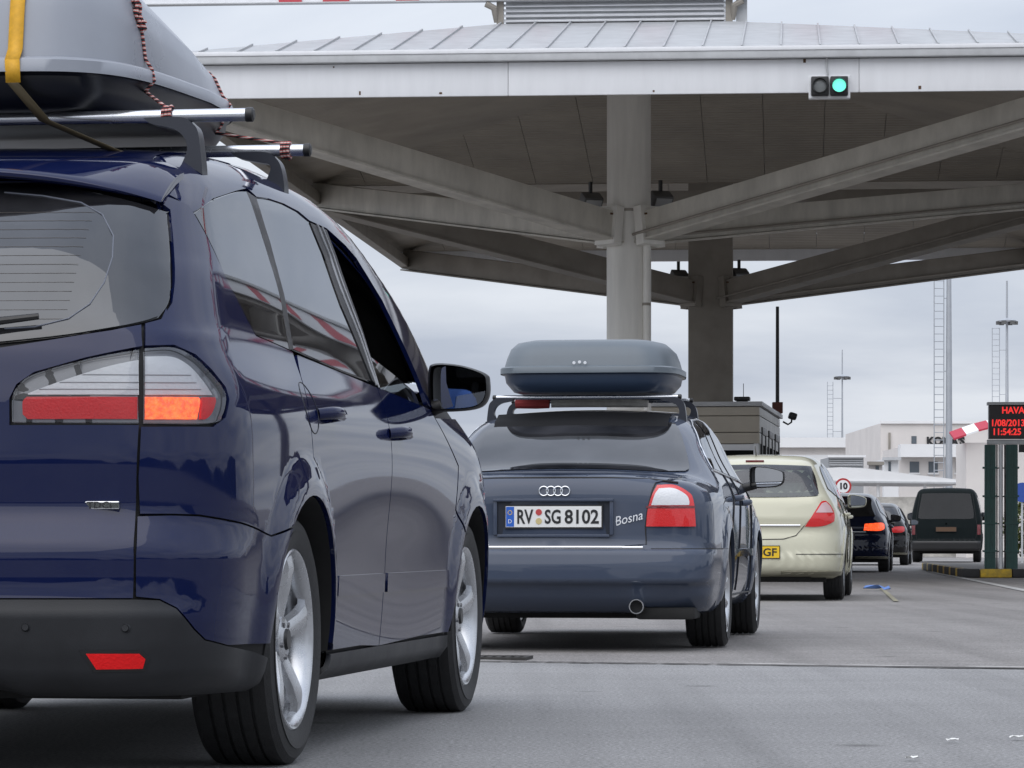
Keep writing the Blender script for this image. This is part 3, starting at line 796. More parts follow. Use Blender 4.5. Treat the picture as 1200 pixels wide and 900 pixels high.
        for (cu, cv) in ((.25, j * MDp + .25), ((12.5 if j == 0 else CW - .25), j * MDp + .25), (.25, (j + 1) * MDp - .25), (CW - .25, (j + 1) * MDp - .25)):
            d = Vector((cu - u, cv - v, 0)).normalized(); a = Vector((u, v, zj)) + d * (r * .9); b = Vector((cu, cv, zb + .06))
            arm = MB().beam(a, b, .26, .40, (0, 0, 1), .012).build('roof_arm', M_STEEL if j == 0 else M_DKSTEEL, o, True, 50)  # far arms take the darker colour for the shade under the roof
            MB().beam(Vector((a.x, a.y, a.z - .225)), Vector((b.x, b.y, b.z - .225)), .36, .03).build('arm_flange', M_STEEL if j == 0 else M_DKSTEEL, arm)
            sd = d.cross(Vector((0, 0, 1))) * .20                     # conduit clipped along the arm
            MB().tube([a + sd + Vector((0, 0, -.12)), b + sd + Vector((0, 0, -.12))], .022, 8).build('conduit', M_DKSTEEL, arm, True)
            p0 = Vector((u, v, zj)) + d * (r + .01)
            MB().beam(p0, p0 + d * .16 + Vector((0, 0, .02)), .40, .58).build('joint_plate', M_COL if j == 0 else M_DKSTEEL, arm)
            for bx_ in (-.12, 0, .12):
                for bz_ in (-.18, .18):
                    side_ = d.cross(Vector((0, 0, 1)))
                    q = p0 + d * .0 + side_ * bx_ + Vector((0, 0, bz_))
                    MB().beam(q - d * .02, q + d * .2, .03, .03).build('bolt', M_RUST, arm)
    # edge beams along the sides and between the two bays
    for nm, a, b in (('edge_beam', (.22, .1, zb - .02), (.22, D2 - .1, zb - .02)), ('edge_beam', (CW - .22, .1, zb - .02), (CW - .22, D2 - .1, zb - .02)), ('cross_beam', (.36, MDp, zb + .0), (CW - .36, MDp, zb + .0))):
        MB().beam(a, b, .18, .20, (0, 0, 1), .01).build(nm, M_DKSTEEL, o, True, 50)
    # small rust marks under the fascia fixings
    rr = random.Random(5)
    for k in range(9):
        u = rr.uniform(.5, CW - .5); z = rr.choice((zb + .03, zf - .05)); MB().box(u, u + rr.uniform(.015, .04), -.004, .0005, z, z + rr.uniform(.02, .05)).build('rust_mark', M_RUST, o)
    return o
can = canopy()
def copy_tree(o, parent=None):
    c = o.copy(); C.objects.link(c); c.parent = parent
    for ch in list(o.children): copy_tree(ch, c)
    return c
can2 = copy_tree(can); u_ = Vector((math.cos(math.radians(4.6)), -math.sin(math.radians(4.6)), 0)); can2.location = can.location + Vector((13.4, -18.2, 0)); can2.scale = (1, 1, 1.25)
for k in range(7):
    MB().box(-.012, -.002, 1.0 + k * 3.6, 2.1 + k * 3.6, 6.44, 6.84).build('fascia_panel', mat('sign_red', (.50, .06, .08), .5), can2)
    MB().box(1.2 + k * 1.75, 1.9 + k * 1.75, -.148, -.146, 6.90, 7.0).build('fascia_panel', mat('sign_red', (.50, .06, .08), .5), can2)
can2['label'] = 'taller canopy of the next lane, mirrored in the people carrier\'s side windows'
can['group'] = can2['group'] = 'canopies over the lanes'

# floodlights hung beside the column heads
def floodlight(loc, aim, label, m_=None):
    o = empty('floodlight', loc, aim); tag(o, label, 'floodlight', 'floodlights under the canopy')
    MB().box(-.02, .02, -.03, .03, -.02, .32).build('bracket', M_BLACK, o)
    M = Matrix.Rotation(math.radians(35), 4, 'X')
    MB().box(-.16, .16, -.10, .10, -.12, .14, M, .03).build('housing', mat('lamp_grey', (.10, .10, .10), .5), o, True, 40)
    MB().box(-.13, .13, -.112, -.101, -.09, .11, M).build('glass', mat('lamp_glass', (.35, .36, .37), .15, coat=1), o)
    return o
for (px_, py_, Y, lb) in ((692, 238, 52.3, 'dark floodlight left of the near column head'), (774, 236, 52.3, 'dark floodlight to the right of the near column head'), (795, 326, 66.0, 'dark floodlight left of the far column head'), (866, 324, 66.0, 'dark floodlight to the right of the far column head')):
    floodlight(((px_ - CXP) / FPX * Y, Y, HC + (CYP - py_) / FPX * Y), .4, lb)

# lane signal on the canopy edge
sx, sy_ = (972 - CXP) / FPX * 44.9, 44.9
ls = empty('lane_signal', (sx, sy_, HC + (CYP - 102) / FPX * 44.9), -math.radians(4.6)); tag(ls, 'lane signal with a lit green lamp and a dark one, on the canopy edge', 'traffic light')
MB().box(-.27, .27, -.02, .12, -.15, .15, None, .01).build('back_plate', M_WHITEM, ls)
for x_, m_ in ((-.125, mat('dead_lens', (.20, .21, .21), .3, coat=.6)), (.125, mat('green_lens', (.10, .55, .42), .3, emit=(.18, .95, .72), emit_s=1.0))):
    h_ = MB().box(x_ - .115, x_ + .115, -.14, -.022, -.125, .125, None, .02).build('lamp_housing', M_BLACK, ls, True, 40)
    MB().lathe([(-.150, 0.), (-.149, .06), (-.143, .088)], 24, axis='y', c=(x_, 0, 0), closed=False).build('lamp_lens', m_, h_, True)
    MB().lathe([(-.22, .098), (-.14, .098), (-.14, .092), (-.22, .092)], 24, axis='y', c=(x_, 0, 0)).build('hood', M_BLACK, h_, True)
MB().tube([(-.02, -.03, .15), (-.04, -.04, .32), (-.03, -.10, .42)], .012, 8).build('cable', M_GUTTER, ls)

# ---------------------------------------------------------------- toll booth
M_CLAD = mat('booth_cladding', (.52, .47, .39), .55, var=.12, var_scale=2)
M_CLADG = mat('booth_side', (.52, .52, .50), .5, var=.12, var_scale=2)
bo = empty('toll_booth', (1.62, 56.3, .118), -math.radians(7.6)); tag(bo, 'brown clad toll booth under the canopy, behind the gold hatchback', 'booth')
BWd, BD, BH = 2.42, 6.0, 2.70
z0 = 0.0
def bpart(nm, x0, x1, y0, y1, z0, z1, m, par=None, bev=.008): return MB().box(x0, x1, y0, y1, z0, z1, None, bev).build(nm, m, par or bo, True, 50)
bpart('wall', .06, BWd - .06, .06, BD - .06, 0, 1.0, M_CLAD)
for k, (za, zb_) in enumerate(((2.04, 2.22), (2.225, 2.49), (2.495, 2.64))):
    bpart('cladding_band', 0, BWd, 0, .05, za, zb_ - .006, M_CLAD)
    bpart('cladding_band', BWd - .05, BWd, .052, BD, za, zb_ - .006, M_CLADG); bpart('cladding_band', 0, .05, .052, BD, za, zb_ - .006, M_CLADG)
bpart('roof', -.05, BWd + .05, -.05, BD + .05, 2.645, 2.72, M_GUTTER)
bpart('core', .08, BWd - .08, .08, BD - .08, 1.98, 2.64, M_DKSTEEL)
for x_ in (.02, .80, 1.60, BWd - .10): bpart('window_post', x_, x_ + .08, .02, .10, 1.0, 2.04, M_WHITEM)
for (x0, x1) in ((.10, .80), (.88, 1.60), (1.68, BWd - .10)):
    w_ = bpart('window', x0, x1, .05, .06, 1.0, 2.03, glass('booth_glass', (.25, .30, .28)), None, 0)
    bpart('window_frame', x0, x1, .03, .075, 1.93, 2.03, M_WHITEM, w_); bpart('window_frame', x0, x1, .03, .075, 1.0, 1.05, M_WHITEM, w_)
for y_ in (.02, 1.9, 3.8, BD - .10): bpart('window_post', BWd - .08, BWd - .0, y_ + .085, y_ + .165, 1.0, 2.04, M_CLADG)
for (y0, y1) in ((.2, 1.95), (2.1, 3.85), (4.0, BD - .1)):
    w_ = bpart('window', BWd - .06, BWd - .05, y0, y1, 1.0, 2.03, glass('booth_glass', (.25, .30, .28)), None, 0)
    bpart('window_frame', BWd - .07, BWd + .02, y0 + .3, y0 + .42, 1.05, 2.2, M_BLACK, w_); bpart('window_frame', BWd - .07, BWd + .02, y1 - .42, y1 - .3, 1.05, 2.2, M_BLACK, w_); bpart('window_frame', BWd - .07, BWd + .025, y0 + .3, y1 - .3, 2.2, 2.32, M_BLACK, w_)
bpart('wall', .06, .10, .1, BD - .06, 1.0, 2.03, M_CLADG); bpart('wall', .1, BWd - .1, BD - .1, BD - .06, 1.0, 2.03, M_CLAD)
vt = empty('roof_vent', tuple(Vector((3.78, 56.6, .118 + 2.72))), -.13); tag(vt, 'flat black vent with a thin aerial on the toll booth roof', 'vent')
MB().box(-.13, .13, -.13, .13, .035, .10, None, .02).build('cap', M_BLACK, vt); MB().box(-.09, .09, -.09, .09, 0, .035).build('neck', M_BLACK, vt); MB().tube([(.02, 0, .1), (.02, 0, .32)], .006, 6).build('aerial', M_BLACK, vt)
mk = empty('mast', (4.72, 61.3, .118 + 2.72), 0); tag(mk, 'thin black mast rising from the toll booth roof', 'mast')
MB().box(-.09, .09, -.09, .09, 0, .20, None, .01).build('base_box', mat('rust_brown', (.14, .05, .035), .7), mk); MB().tube([(0, 0, .2), (0, 0, 1.9)], [.035, .03], 10).build('pole', M_BLACK, mk, True)
cm = empty('security_camera', (4.86, 61.2, .118 + 2.62), 0); tag(cm, 'black camera on a bent arm at the corner of the toll booth', 'camera')
MB().tube([(-.05, 0, -.05), (.04, 0, -.10), (.10, 0, -.06), (.11, 0, .02)], .016, 8).build('arm', M_BLACK, cm, True); MB().box(.03, .17, -.16, .08, .02, .14, Matrix.Rotation(.3, 4, 'Y'), .03).build('housing', M_BLACK, cm, True)

# ---------------------------------------------------------------- green gate with the red display
M_GREEN = mat('green_paint', (.030, .090, .080), .5, var=.25, var_scale=8, rvar=.1)
gt = empty('display_gate', (7.50, 54.55, .118), -math.radians(4.2)); tag(gt, 'dark green gate posts holding a red LED display at the lane edge', 'gate')
def gpost(x0, w_):
    p = MB()
    for k in range(3): p.box(x0 + k * w_ / 3, x0 + (k + 1) * w_ / 3 - .012, -.02 * (k % 2), .12, 0, 1.98)
    q = p.build('post', M_GREEN, gt)
    for z in (.3, .75, 1.2, 1.65): MB().box(x0 - .02, x0 + w_ + .01, -.035, .13, z, z + .035, None, .008).build('clamp', M_GREEN, q)
    return q
MB().box(-.02, .155, -.0, .10, 0, 1.98, None, .01).build('post', M_GREEN, gt)
MB().box(.165, .185, .02, .08, 0, 1.98).build('post_web', M_SHELL, gt)
MB().box(.29, .31, .02, .08, 0, 1.98).build('post_web', M_SHELL, gt)
MB().box(.315, .50, -.0, .10, 0, 1.98, None, .01).build('post', M_GREEN, gt)
for x0 in (-.02, .07, .315, .41): MB().box(x0, x0 + .018, -.02, -.001, 0, 1.98).build('post_rib', M_GREEN, gt)
MB().tube([(.235, .05, .0), (.235, .05, 1.98)], .034, 12).build('inner_pipe', M_WHITEM, gt, True)
for z in (.28, .72, 1.15, 1.6):
    for x0, x1 in ((-.05, .17), (.30, .52)): MB().box(x0, x1, -.028, .11, z, z + .03).build('clamp', M_GREEN, gt)
    MB().box(.17, .30, .03, .07, z, z + .02).build('clamp', M_BLACK, gt)
MB().box(.02, 2.2, -.02, .14, 1.985, 2.06, None, .01).build('beam', M_GUTTER, gt); MB().box(.52, 2.2, 0, .12, 1.86, 1.98).build('beam', M_BLACK, gt); MB().box(2.0, 2.2, 0, .10, 0, 1.86).build('post', M_GREEN, gt)
dsp = MB().box(.04, 1.35, -.10, .14, 2.07, 2.60, None, .01).build('display', mat('display_black', (.012, .006, .007), .35), gt)
MB().box(.02, 1.37, -.12, .16, 2.605, 2.65).build('display_cap', M_GUTTER, dsp)
M_LED = mat('led_red', (.5, .02, .02), .4, emit=(1.0, .035, .03), emit_s=.85)
for s_, x_, z_ in (('HAVA 25', .24, 2.515), ('1/08/2013', .065, 2.315), ('11:54:25', .09, 2.175)):
    text_mesh(s_, .145, M_LED, 'display_lettering', dsp, Matrix.Translation((x_, -.104, z_)) @ FACE, .001, 0, .92, 'LEFT', bold=.004)

# ---------------------------------------------------------------- background masts
def light_mast(X, Y, top, r, plat, label, ladder_side=-1, lad=.45):
    o = empty('light_mast', (X, Y, 0)); tag(o, label, 'mast', 'tall masts behind the canopy')
    m_ = mat('galvanised', (.42, .44, .47), .5, .4, var=.1, var_scale=2)
    MB().tube([(0, 0, 0), (0, 0, top * .55), (0, 0, top)], [r, r * .75, r * .4], 12).build('pole', m_, o, True)
    if plat:
        MB().lathe([(plat, .05), (plat - .2, .5), (plat - .12, .55), (plat + .05, .1)], 16, axis='z', closed=False).build('lamp_ring', m_, o, True)
        for k in range(6):
            t = k * math.pi / 3; MB().box(-.13, .13, -.1, .1, -.2, 0, Matrix.Translation((math.cos(t) * .5, math.sin(t) * .5, plat - .15))).build('lamp_head', mat('lamp_grey', (.10, .10, .10), .5), o)
    l_ = MB()
    x0 = ladder_side * (r + lad); h = min(top, (plat or top)) * .96
    for dx_ in (0, -.42): l_.tube([(x0 + dx_, 0, 0), (x0 + dx_, 0, h)], .025, 5)
    z = .3
    while z < h: l_.tube([(x0, 0, z), (x0 - .42, 0, z)], .018, 4); z += .33
    for k in range(5): l_.tube([(x0, 0, h * (k + .5) / 5), (0, 0, h * (k + .5) / 5)], .02, 4)
    l_.build('ladder', m_, o)
    return o
light_mast((1112 - CXP) / FPX * 150, 150, 16.5, .17, 0, 'thick grey mast with a ladder, standing behind the dark van', -1, .05)
light_mast((987 - CXP) / FPX * 260, 260, 14.9, .10, 13.0, 'thin mast with a lamp ring above the low white roofs, left of the thick mast', -1, .6)
light_mast((1180 - CXP) / FPX * 200, 200, 15.6, .13, 13.4, 'mast with a lamp ring above the red display', -1, .3)

# ---------------------------------------------------------------- background buildings
M_BW = mat('pale_hazed_render', (.72, .68, .65), .8, var=.08, var_scale=.5)  # pale walls, lightened further in place of distance haze
M_BW2 = mat('white_render', (.80, .80, .80), .75, var=.06, var_scale=.5)
M_WIN = mat('far_window', (.10, .12, .14), .2, coat=.6)
def at(px_, py_, Y): return ((px_ - CXP) / FPX * Y, Y, HC + (CYP - py_) / FPX * Y)
def building(name, label, Y, x0, x1, ytop, depth, m, parts):
    a = at(x0, 632, Y); b = at(x1, ytop, Y); o = empty(name, (a[0], Y, 0)); tag(o, label, 'building', 'buildings behind the border post')
    w_ = b[0] - a[0]; s = FPX / Y
    MB().box(0, w_, 0, depth, 0, b[2]).build('wall', m, o)
    for (nm, px0, px1, py0, py1, pm, out) in parts:
        l, r = (px0 - x0) / s, (px1 - x0) / s; t, d = HC + (CYP - py0) / s, HC + (CYP - py1) / s
        MB().box(l, r, -out, (.3 if out > .5 else .02), d, t).build(nm, pm, o)
    return o
b1 = building('office_building', 'tall pale building with dark lettering behind the thick mast', 190, 1032, 1230, 496, 20, M_BW,
    [('roof_edge', 1031, 1231, 493.5, 496.5, M_BW2, .15), ('drainpipe', 1041, 1043.5, 507, 532, M_DKSTEEL, .1), ('window', 1068, 1074, 511, 520, M_WIN, .03)] )
tl_o = text_mesh("KOMA'S", .62, M_INK, 'wall_lettering', b1, Matrix.Translation(((1108 - 1032) / (FPX / 190), -.06, HC + (CYP - 517.5) / (FPX / 190))) @ FACE, .02, 0, .95, bold=.03)
b2 = building('annex_building', 'white flat-roofed annex with small windows in front of the tall pale building', 175, 1054, 1230, 524, 8, M_BW,
    [('roof_band', 1053, 1232, 521, 536, M_BW2, .9)] + [('window', x, x + w_, 541, 554, M_WIN, .03) for x, w_ in ((1066, 11), (1088, 11), (1120, 3), (1125, 3), (1131.5, 3))] + [('window_sill', x - 1, x + w_ + 1, 554, 556, M_BW2, .12) for x, w_ in ((1066, 11), (1088, 11), (1119, 16))])
b3 = building('gatehouse', 'small pale gatehouse with a dark doorway beside the tall building', 165, 1036, 1053, 538, 5, M_BW2, [('roof_band', 1034, 1055, 536, 539.5, M_GUTTER, .4), ('doorway', 1041, 1044, 541, 556, M_WIN, .03)])
b4 = building('long_building', 'long low white building on the horizon behind the thin mast', 240, 880, 1033, 524, 12, M_BW, [('roof_band', 878, 1034, 513, 524.5, M_BW2, .6), ('wall_band', 880, 1033, 533, 545, M_BW2, .2)])
b5 = building('plant_room', 'grey louvred plant room on the white roofs left of the gatehouse', 150, 971, 1012, 536, 4, mat('louvre_grey', (.32, .33, .34), .6), [('louvre', 972, 1011, y, y + 1.6, M_GUTTER, .08) for y in (536.5, 539, 541.5, 544)] + [('roof_cap', 969, 1014, 533.5, 536.2, M_BW2, .3)])
b6 = building('shed_building', 'dark roofed shed beside the gatehouse', 155, 1018, 1034, 545, 4, M_BW, [('roof_band', 1016, 1035, 541, 545, M_DKSTEEL, .4), ('doorway', 1026, 1030, 546, 556, M_WIN, .03)])
# white marquee roof over the far lanes
mq = empty('marquee', (*at(960, 632, 125)[:2], 0)); tag(mq, 'low white curved canopy roof beyond the queue', 'canopy')
s125 = FPX / 125; prof = [(960, 549), (985, 547.5), (1010, 548.5), (1040, 552), (1070, 556), (1100, 559.5), (1132, 563)]
top_ = [((x - 960) / s125, HC + (CYP - y) / s125) for x, y in prof]
poly_ = top_ + [((1132 - 960) / s125, HC + (CYP - 567) / s125), (0, HC + (CYP - 566) / s125)]
MB().prism(poly_, 0, 7).build('roof', M_BW2, mq); MB().prism([((x - 960) / s125, HC + (CYP - y) / s125) for x, y in ((960, 563), (1132, 565), (1132, 567), (960, 565))], -.05, -.004).build('roof_edge', M_GUTTER, mq)
for px_ in (975, 1030, 1085, 1128): MB().tube([((px_ - 960) / s125, .3, 0), ((px_ - 960) / s125, .3, HC + (CYP - 566) / s125)], .06, 8).build('post', M_BW2, mq)
# pale stone wall under the marquee
wl = MB().box(0, 6.6, 0, .4, 0, 2.05); wo = wl.build('stone_wall', mat('pale_stone', (.50, .48, .44), .9, var=.45, var_scale=2.2, bump=.6, bump_scale=4)); wo.location = at(958, 632, 118); wo.location.z = 0
tag(wo, 'rough pale stone wall behind the dark blue hatchback', 'wall')
# speed sign
ss = empty('speed_sign', (*at(988, 632, 108)[:2], 0)); tag(ss, 'round red-rimmed 10 speed limit sign above the dark blue hatchback', 'sign')
zc2 = HC + (CYP - 570) / (FPX / 108)
MB().tube([(0, .04, 0), (0, .04, zc2)], .03, 8).build('post', M_GUTTER, ss)
MB().lathe([(-.02, 0.), (-.02, .26), (.02, .26)], 28, axis='y', c=(0, 0, zc2), closed=False).build('rim', mat('sign_rim_red', (.42, .03, .03), .5), ss)
fc = MB().lathe([(-.026, 0.), (-.026, .20)], 28, axis='y', c=(0, 0, zc2), closed=False).build('face', M_BW2, ss)
text_mesh('10', .27, M_INK, 'lettering', fc, Matrix.Translation((0, -.032, zc2)) @ FACE, .002, bold=.012)
# kiosk with a red and white striped awning behind the display
ko = empty('kiosk', (*at(1118, 632, 112)[:2], 0)); tag(ko, 'pale kiosk with a red and white awning seen left of the red display', 'kiosk')
MB().box(.45, 3.4, .4, 3, 0, 3.75).build('wall', M_BW, ko)
for k in range(6):
    x0 = .0 + k * .40; 
    z_ = lambda x: 3.88 + max(0, min(1, x / 1.1)) * .38
    V = [(x0, 0, z_(x0)), (x0 + .40, 0, z_(x0 + .40)), (x0 + .40, 1.2, z_(x0 + .40) + .25), (x0, 1.2, z_(x0) + .25)]; V += [(p[0], p[1], p[2] - .06) for p in V]
    MB().add(V, [(0, 1, 2, 3), (7, 6, 5, 4), (0, 4, 5, 1), (1, 5, 6, 2), (2, 6, 7, 3), (3, 7, 4, 0)]).build('awning_strip', mat('awning_red', (.45, .03, .06), .7) if k % 2 == 0 else M_BW2, ko)
# blue sign and shrub at the right edge
bs = empty('blue_sign', (*at(1198, 632, 84)[:2], 0)); tag(bs, 'round blue sign at the right edge beyond the green gate', 'sign')
zc3 = HC + (CYP - 577) / (FPX / 84)
MB().tube([(0, .03, 0), (0, .03, zc3)], .025, 8).build('post', M_GUTTER, bs); MB().lathe([(-.02, 0.), (-.02, .24), (.01, .24)], 24, axis='y', c=(0, 0, zc3), closed=False).build('face', mat('sign_blue', (.03, .08, .35), .5), bs)
sh = empty('shrub', (*at(1206, 632, 92)[:2], 0)); tag(sh, 'yellow-green shrub at the right edge beyond the gate', 'shrub')
rs = random.Random(11); V = []; Fs = []
for k in range(2600):
    t, ph, r = rs.uniform(0, 6.283), math.acos(rs.uniform(-1, 1)), rs.uniform(.35, 1) ** .6
    p = Vector((math.sin(ph) * math.cos(t) * .75 * r, math.sin(ph) * math.sin(t) * .75 * r, .95 + math.cos(ph) * .85 * r)); a = Vector((rs.uniform(-1, 1), rs.uniform(-1, 1), rs.uniform(-1, 1))).normalized() * .055; b = a.cross(Vector((rs.uniform(-1, 1), rs.uniform(-1, 1), 1))).normalized() * .03
    i = len(V); V += [p - a, p + b, p + a, p - b]; Fs.append((i, i + 1, i + 2, i + 3))
lo_ = mesh_obj('foliage', V, Fs, mat('shrub_leaf', (.09, .115, .02), .7, var=.5, var_scale=6), sh, False)
st_ = MB()
for k in range(7): t = k * .9; st_.tube([(0, 0, 0), (.25 * math.cos(t), .25 * math.sin(t), .6), (.5 * math.cos(t), .5 * math.sin(t), 1.2)], [.025, .018, .008], 6)
st_.build('stems', mat('twig', (.08, .06, .04), .9), sh)
# railing behind the gate
# litter
def scrap(X, Y, label, m_, size, seed, name='paper_scrap', cat='litter'):
    r_ = random.Random(seed); n_ = 5; V = []
    for i in range(n_):
        for j in range(n_): V.append(((i / (n_ - 1) - .5) * size * 1.6 + r_.uniform(-.1, .1) * size, (j / (n_ - 1) - .5) * size + r_.uniform(-.1, .1) * size, .006 + r_.uniform(0, .35) * size))
    o = mesh_obj(name, V, [(i * n_ + j, (i + 1) * n_ + j, (i + 1) * n_ + j + 1, i * n_ + j + 1) for i in range(n_ - 1) for j in range(n_ - 1)], m_, None, False)
    o.location = (X, Y, 0.002); tag(o, label, cat, 'litter on the road'); return o
def gpt(px_, py_): Y = FPX * HC / (py_ - CYP); return ((px_ - CXP) / FPX * Y, Y)
M_PAPER = mat('paper_white', (.72, .72, .70), .8)
scrap(*gpt(1069, 892), 'white paper scrap lying nearest the bottom edge of the road', M_PAPER, .022, 1)
scrap(*gpt(1116, 871), 'tiny flat white paper scrap on the grey asphalt', M_PAPER, .022, 2)
scrap(*gpt(1192, 868), 'white paper scrap at the right edge of the grey asphalt', M_PAPER, .026, 3)
scrap(*gpt(1028, 692), 'crumpled blue plastic lying on the road beside the gold hatchback', mat('blue_plastic', (.13, .24, .55), .5), .19, 4, 'plastic_wrapper')
# wooded hills behind the viewpoint, mirrored in the cars' tails
V = []; Fs = []; nh = 160; rh = random.Random(21)
for i in range(nh):
    t = math.radians(150 + 240 * i / (nh - 1)); R_h = 260; h = 11 + 7 * math.sin(i * .21) + 5 * math.sin(i * .53 + 1) + rh.uniform(-1.6, 2.2)
    V += [(math.cos(t) * R_h, math.sin(t) * R_h, -1), (math.cos(t) * R_h, math.sin(t) * R_h, h), (math.cos(t) * (R_h + 60), math.sin(t) * (R_h + 60), h + 4), (math.cos(t) * (R_h + 120), math.sin(t) * (R_h + 120), -1)]
for i in range(nh - 1):
    for j in range(3): Fs.append((i * 4 + j, i * 4 + j + 1, (i + 1) * 4 + j + 1, (i + 1) * 4 + j))
tag(mesh_obj('hills', V, Fs, mat('wooded_hill', (.045, .055, .04), .95, var=.5, var_scale=.2), None, False), kind='structure')
# ---------------------------------------------------------------- shared car materials and parts

M_RUBBER = mat('tyre_rubber', (.016, .016, .017), .62, var=.35, var_scale=30, bump=.25, bump_scale=200)
M_ALLOY = mat('alloy', (.55, .56, .58), .26, .85, var=.18, var_scale=14, rvar=.08)
M_CHROME = mat('chrome', (.72, .73, .75), .08, 1.0)
M_ALU = mat('aluminium_bar', (.66, .68, .72), .22, .9, rvar=.08, var_scale=20)

M_GLOSSBLACK = mat('gloss_black', (.006, .006, .007), .08, coat=1.0)
M_BUMPER = mat('charcoal_bumper', (.024, .025, .028), .44, spec=.25, var=.22, var_scale=5, bump=.08, bump_scale=420, rvar=.06)
M_UNDER = mat('underbody', (.010, .010, .010), .8, var=.5, var_scale=7)
M_CLEAR = glass('lamp_cover_clear', (.93, .94, .95), ior=1.42, dust=.012)
M_EXHAUST = mat('exhaust_steel', (.16, .14, .12), .42, .8, var=.5, var_scale=20)
M_BRAKE = mat('brake_disc', (.22, .22, .23), .38, .8)
M_SEAT = mat('seat_fabric', (.028, .028, .031), .9, var=.3, var_scale=40)
M_PLATEW = mat('plate_white', (.74, .74, .73), .35, coat=.3)
M_PLATEY = mat('plate_yellow', (.80, .52, .02), .35, coat=.3)
M_PLATEB = mat('plate_blue', (.02, .11, .48), .35, coat=.3)

M_REDL = lens('lens_red', (.60, .008, .010), scale=190, bump=.25)
M_REDIN = mat('lens_red_inner', (.78, .012, .014), .35, spec=.25, bump=.3, bump_scale=160)
M_REDDARK = lens('lens_deep_red', (.14, .008, .012))
M_WHITEL = lens('lens_clear', (.62, .63, .65), scale=90, bump=.2)
M_GREYL = mat('lens_border', (.13, .135, .15), .3, .0, coat=1.0)
M_AMBER = lens('lens_lit', (.75, .08, .01), emit=(1.0, .11, .008), es=2.1, scale=130)
M_BRAKEON = lens('lens_brake_lit', (.7, .03, .01), emit=(1.0, .10, .02), es=2.0)
M_GLASS = glass('tinted_glass', (.022, .024, .03), ior=1.75, dust=.12)  # dust raised so the film stands in for reflected sky
M_GLASSV = glass('dark_van_glass', (.02, .022, .025), ior=1.4, dust=.012)
M_GLASSH = glass('hatch_glass', (.50, .56, .56), ior=1.6, dust=.16)  # heavier film lightens this pane as a reflection would
M_GLASSL = glass('clear_glass', (.42, .46, .47), dust=.03)
M_FRIT = mat('black_frit', (.006, .006, .007), .05, coat=1.0)

def wheel(car, x, y, R, rim, width, style, steer=0.0, n=64):
    """One wheel: empty wheel with tyre, rim, brake_disc, hub_cap below it; outer face at +x or -x."""
    sg = 1 if x > 0 else -1
    w = empty('wheel', (x, y, R), 0, car.root)
    w.rotation_euler = (0, 0, steer + (0 if sg > 0 else math.pi))
    hw = width / 2; rr = rim + .012
    g = .007
    tread = []
    for k, t in enumerate(np.linspace(-hw * .80, hw * .80, 6)):
        if 0 < k < 5: tread += [(t - .0045, R), (t - .004, R - g), (t + .004, R - g), (t + .0045, R)]
        else: tread.append((t, R - .002))
    prof = [(-hw * .80, rr - .012), (-hw * .93, rr), (-hw, rr + (R - rr) * .45), (-hw * .985, R - .045), (-hw * .93, R - .018)] + tread + \
           [(hw * .93, R - .018), (hw * .985, R - .045), (hw, rr + (R - rr) * .5), (hw * .965, rr + .016), (hw * .90, rr - .004), (hw * .80, rr - .012)]
    MB().lathe(prof, n).build('tyre', M_RUBBER, w, True, 30)
    # barrel and lip of the rim
    b = hw * .86
    b_prof = [(b, rim + .010), (b + .006, rim + .002), (b + .002, rim - .008), (b - .016, rim - .020), (b - .06, rim - .030), (-b, rim - .024), (-b, rim + .002), (b - .02, rim + .002)]
    rm = MB().lathe(b_prof, n)
    # spokes
    f = b - .006
    ns, kind = style
    for k in range(ns):
        a = 2 * math.pi * k / ns + .3
        ca, sa = math.cos(a), math.sin(a)
        prof_s = []
        st = [(.045, .030, f - .028), (.085, .029, f - .020), (.14, .031, f - .006), (rim - .045, .038, f + .002), (rim - .012, .052, f - .004)] if kind == 'wide' else \
             [(.045, .020, f - .030), (.09, .017, f - .016), (.15, .016, f - .004), (rim - .04, .018, f + .001), (rim - .012, .024, f - .004)]
        sc_ = rim / .235
        vs = []
        for (r, hwid, xo) in st:
            hwid *= sc_
            r = r * sc_ if r < .15 else r
            for (t, dxx) in ((-1, -.020), (-.82, 0), (-.25, .005), (.25, .005), (.82, 0), (1, -.020)):
                py, pz = r, t * hwid
                vs.append((xo + dxx, py * ca - pz * sa, py * sa + pz * ca))
        fs = []
        for i in range(len(st) - 1):
            for j in range(5): fs.append((i * 6 + j, i * 6 + j + 1, (i + 1) * 6 + j + 1, (i + 1) * 6 + j))
        rm.add(vs, fs)
    rm.lathe([(f - .012, .0), (f - .012, .048), (f - .020, .062), (f - .06, .066), (f - .06, 0.)], 24, closed=False)
    rm.build('rim', M_ALLOY, w, True, 40)
    MB().lathe([(f - .003, 0.), (f - .004, .026), (f - .014, .030)], 20, closed=False).build('hub_cap', M_BLACK, w, True)
    for k in range(5):
        a = 2 * math.pi * (k + .5) / 5 + .3
        MB().lathe([(f - .009, 0.), (f - .009, .008), (f - .03, .009)], 6, c=(0, .047 * math.cos(a), .047 * math.sin(a)), closed=False).build("wheel_nut", M_BRAKE, w)
    MB().lathe([(f - .085, .04), (f - .085, rim * .68), (f - .105, rim * .68), (f - .105, .04)], 40).build('brake_disc', M_BRAKE, w, True, 30)
    MB().lathe([(-hw * .7, .0), (-hw * .7, rim - .03)], 24, closed=False).build('wheel_back', M_UNDER, w)
    return w

